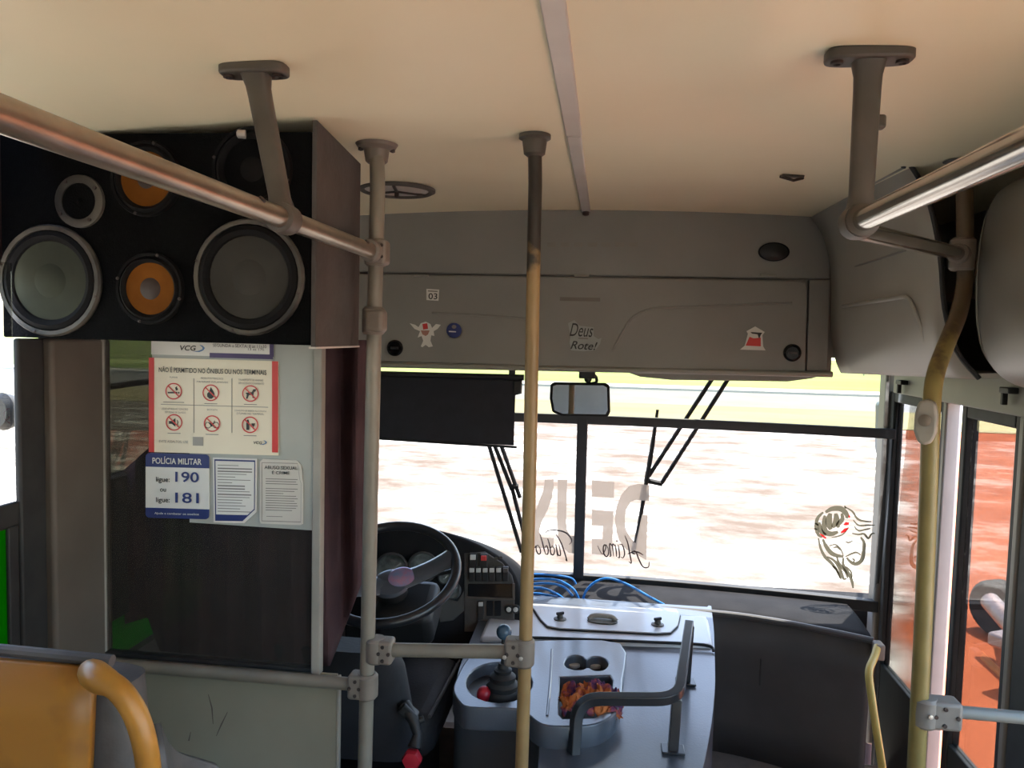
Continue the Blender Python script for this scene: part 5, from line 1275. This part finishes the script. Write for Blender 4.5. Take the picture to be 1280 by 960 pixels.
# crumpled cloth in the tray
c0 = sum(hole_t, Vector())/len(hole_t)
bb = MB(); NN = 46; rows = []
from mathutils import noise as mn
wx = 0.086; wyy = 0.078
for i in range(NN+1):
    row = []
    for j in range(NN+1):
        u, v = -1+2*i/NN, -1+2*j/NN
        rr_ = min(1, math.hypot(u, v)/1.25)
        n1_ = mn.noise(Vector((u*2.3, v*2.3, 3.1))); n2_ = abs(mn.noise(Vector((u*4.5+5, v*4.5, 1.2)))); n3_ = mn.noise(Vector((u*9, v*9, 7)))
        h = 0.020+0.034*(1-rr_**2)+0.030*n1_+0.045*(0.35-n2_)+0.010*n3_
        row.append(V(c0.x+u*wx*(1-0.10*v*v)+0.022*n2_+0.008*n3_, c0.y+v*wyy*(1-0.12*u*u)+0.022*n1_, 0.537+max(0.0, h)))
    rows.append(row)
bb.quadgrid(rows)
clm = bpy.data.materials.new('orange_purple_cloth'); clm.use_nodes = True
t = clm.node_tree; b_ = t.nodes['Principled BSDF']; b_.inputs['Roughness'].default_value = 0.85
tc = t.nodes.new('ShaderNodeTexCoord'); vo = t.nodes.new('ShaderNodeTexNoise'); vo.inputs['Scale'].default_value = 22; vo.inputs['Detail'].default_value = 3
t.links.new(tc.outputs['Object'], vo.inputs['Vector']); rp_ = t.nodes.new('ShaderNodeValToRGB'); e = rp_.color_ramp.elements
rp_.color_ramp.interpolation = 'LINEAR'
e[0].position = 0.40; e[0].color = (0.08, 0.03, 0.12, 1); e[1].position = 0.54; e[1].color = (0.50, 0.14, 0.035, 1)
x_ = e.new(0.47); x_.color = (0.28, 0.06, 0.10, 1); x_ = e.new(0.68); x_.color = (0.58, 0.20, 0.06, 1)
t.links.new(vo.outputs['Fac'], rp_.inputs['Fac']); t.links.new(rp_.outputs['Color'], b_.inputs['Base Color'])
cl = bb.build('crumpled_cloth', clm, solid=0.002, ang=80)
tag(cl, 'crumpled orange and purple cloth stuffed in the cover tray', 'cloth')

# black square-tube rail on the cover
hr = thing('cover_handrail', 'black square tube handrail standing on the engine cover', 'handrail', AZ(842, 938, ZK)[:])
f1 = AZ(841, 938, 0.512); f2 = AZ(857, 853, 0.534)
t1 = AY(848, 874, f1.y); t2 = AY(862, 781, f2.y)
SQ = dict(n=4, up=None)
def sqtube(name, pts, r=0.019, **k): return MB().tube(pts, r, 4, **k).build(name, M['blacktube'], hr, ang=30, bevel=0.003)
left = AY(752, 876, f1.y-0.02); down = AY(728, 900, f1.y-0.03); foot = AY(716, 990, f1.y-0.05)
path = fillet([V(t2.x, t2.y+0.01, t2.z), t1, left, V(down.x-0.02, down.y, left.z), foot, V(foot.x, foot.y, ZK)], 0.055, 6)
path = fillet([V(t2.x, t2.y+0.01, t2.z), V(t1.x, t1.y, t1.z), V(AY(722, 878, f1.y).x, f1.y-0.02, left.z), V(foot.x, f1.y-0.05, 0.505)], 0.06, 7)
sqtube('tube', path, up=(0, 0, 1))
sqtube('leg', [V(t1.x-0.002, f1.y+0.02, t1.z-0.01), V(f1.x, f1.y, f1.z)], up=(0, 1, 0))
sqtube('leg', [V(t2.x, t2.y, t2.z), V(f2.x, f2.y, f2.z)], up=(0, 1, 0))
for f in (f1, f2): MB().box(V(f.x, f.y, f.z+0.003), (0.06, 0.05, 0.006)).build('foot_plate', M['blacktube'], hr, bevel=0.002)

# blue cables on the dash
cab = thing('cable_coil', 'bundle of loose bright blue cables on the dash by the centre post', 'cable', AY(700, 735, 3.0)[:])
def CB(x, y, Y=3.0): return AY(x, y, Y)
for pts, r in (([(640, 726), (690, 724), (715, 735), (724, 750)], .0055), ([(640, 737), (675, 735), (695, 742), (706, 750)], .0055), ([(640, 745), (670, 742), (695, 746), (716, 751)], .005),
               ([(728, 751), (733, 738), (745, 727), (762, 723), (785, 731), (808, 744), (832, 757)], .0055), ([(730, 750), (755, 754), (790, 760), (815, 760), (835, 758)], .006),
               ([(645, 718), (680, 718), (712, 722), (720, 730)], .0045), ([(648, 750), (680, 746), (700, 748)], .005), ([(740, 752), (770, 758), (800, 760)], .0045), ([(655, 731), (685, 729), (705, 734), (716, 745)], .005)):
    MB().tube(smooth([CB(x, y, 2.985+0.0006*(x-700)*0) for x, y in pts], 6), r*0.9, 10).build('cable', M['cable'], cab)

# ================================================================== DRIVER SEAT
st = thing('driver_seat', 'dark vinyl driver seat with red adjuster knob behind the partition', 'seat', (-0.74, 2.1, 0))
def rbox(name, c, size, m, parent, bev, R=None): return MB().box(c, size, R).build(name, m, parent, bevel=bev)
bz = AY(500, 800, 2.05).z
back = MB(); 
bR = AY(523, 870, 2.08).x
rows = []
for i in range(13):
    t = i/12; z = 0.38+(bz+0.015-0.38)*t; hw = 0.225*(1-0.10*t-0.55*max(0, t-0.8)**2*10*0.5); yc = 2.10-0.14*t
    rows.append([V(bR-0.225+math.copysign(abs(math.cos(a))**0.5, math.cos(a))*hw, yc+math.copysign(abs(math.sin(a))**0.6, math.sin(a))*(0.07-0.02*t), z) for a in [2*PI*k/28 for k in range(28)]])
back.quadgrid(rows, closed_v=True); back.poly(rows[0]); back.poly(rows[-1]); back.build('backrest', M['seatblack'], st, bevel=0)
cz_ = AY(548, 850, 2.38).z
rbox('cushion', (bR-0.20, 2.36, cz_-0.07), (0.47, 0.46, 0.14), M['seatblack'], st, 0.05)
MB().tube([V(bR+0.02, 2.14, cz_-0.0), V(bR+0.03, 2.56, cz_-0.01)], 0.006, 8).build('seam_piping', M['seatgrey'], st)
rbox('base', (bR-0.21, 2.3, 0.15), (0.38, 0.40, 0.30), M['black'], st, 0.02)
q = [AY(505, 880, 1.98), AY(517, 900, 1.96), AY(522, 918, 1.95), AY(518, 935, 1.93)]
MB().tube(q, [0.018, 0.016, 0.013, 0.02], 12).build('adjuster_bracket', M['black'], st)
MB().box(AY(511, 890, 1.97), (0.05, 0.03, 0.03), Matrix.Rotation(0.7, 3, 'Y')).build('adjuster_lever', M['black'], st, bevel=0.004)
MB().tube([AY(515, 905, 1.96), AY(530, 898, 1.97)], 0.010, 10).build('adjuster_pin', M['black'], st)
p = AY(515, 949, 1.92)
bb = MB(); rows = []
for h, r in ((-0.018, 0.016), (-0.012, 0.024), (0.006, 0.026), (0.014, 0.022), (0.016, 0.008)):
    rows.append([p+V(math.cos(2*PI*k/24)*r*(1+0.06*math.cos(6*2*PI*k/24)), -h, math.sin(2*PI*k/24)*r*(1+0.06*math.cos(6*2*PI*k/24))) for k in range(24)])
bb.quadgrid(rows, closed_v=True); bb.poly(rows[0]); bb.poly(rows[-1]); k = bb.build('adjuster_knob', M['redknob'], st); k['label'] = 'red fluted knob'

# ================================================================== YELLOW PASSENGER SEAT
ps = thing('passenger_seat', 'yellow backed passenger seat with grey padding at the lower left', 'seat', (-0.95, 1.0, 0))
SY = 1.0
tl_ = AY(0, 812, SY); tr_ = AY(168, 832, SY)
x0, x1 = -1.23, AY(118, 850, SY).x
zt = AY(60, 822, SY).z
# yellow rear shell
bb = MB(); rows = []
for i in range(9):
    t = i/8; z = 0.45+(zt-0.45)*t; y = SY-0.05+0.05*t
    rows.append([V(x0+(x1-x0)*j/10, y-0.015*math.sin(PI*j/10), z-(0.010*(j/10)**3*t)) for j in range(11)])
bb.quadgrid(rows); bb.build('back_shell', M['yellowseat'], ps, solid=0.018)
MB().tube(smooth([V(x0, SY+0.01, zt), V((x0+x1)/2, SY+0.005, zt+0.004), V(x1+0.02, SY+0.012, zt-0.003)], 6), 0.009, 10).build('top_bead', M['seatgrey'], ps)
# grey upholstery wrapping the side
xg = AY(172, 850, SY+0.05).x
bb = MB(); rows = []
for i in range(15):
    t = i/14; z = 0.45+(zt-0.052-0.45)*t; y = SY+0.065-0.02*(1-t)
    wid = 0.0+0.06*(1-t)**2
    rows.append([V((x0+xg+wid)/2+math.copysign(abs(math.cos(a))**0.35, math.cos(a))*(xg+wid-x0)/2*(1-0.03*max(0, t-0.85)/0.15), y+math.copysign(abs(math.sin(a))**0.6, math.sin(a))*0.05, z+0.0) for a in [2*PI*k/32 for k in range(32)]])
bb.quadgrid(rows, closed_v=True); bb.poly(rows[0]); bb.poly(rows[-1]); bb.build('backrest', M['seatgrey'], ps, ang=60)
# grab handle
hpts = [AY(112, 838, SY-0.02), AY(124, 848, SY-0.05), AY(148, 862, SY-0.06), AY(168, 890, SY-0.06), AY(180, 925, SY-0.06), AY(186, 965, SY-0.055), AY(186, 1010, SY-0.05), AY(170, 1040, SY-0.02)]
hs_ = smooth(hpts, 6)
MB().tube(hs_, [0.016+0.004*math.sin(PI*min(1, i/10)) for i in range(len(hs_))], 14).build('grab_handle', M['yellowhandle'], ps)
cshz = AY(270, 955, 1.22).z
bb = MB(); rows = []
xs0 = AY(285, 958, 1.3).x
bb.box(((x0+xs0)/2, 1.27, 0.47), (xs0-x0-0.02, 0.44, 0.10)); bb.build('cushion', M['seatgrey'], ps, bevel=0.03)
wg = smooth([AY(192, 905, 1.05), AY(205, 930, 1.10), AY(235, 945, 1.15), AY(272, 957, 1.2)], 6)
bb = MB(); bb.quadgrid([[q, q+V(0, 0.02, -0.09), q+V(-0.02, 0.0, -0.2)] for q in wg]); bb.build('side_wing', M['seatgrey'], ps, solid=0.02)
MB().boxmm((x0+0.1, 1.1, 0), (x0+0.16, 1.4, 0.45)).build('leg', M['black'], ps)
MB().boxmm((xs0-0.2, 1.1, 0), (xs0-0.14, 1.4, 0.45)).build('leg', M['black'], ps)
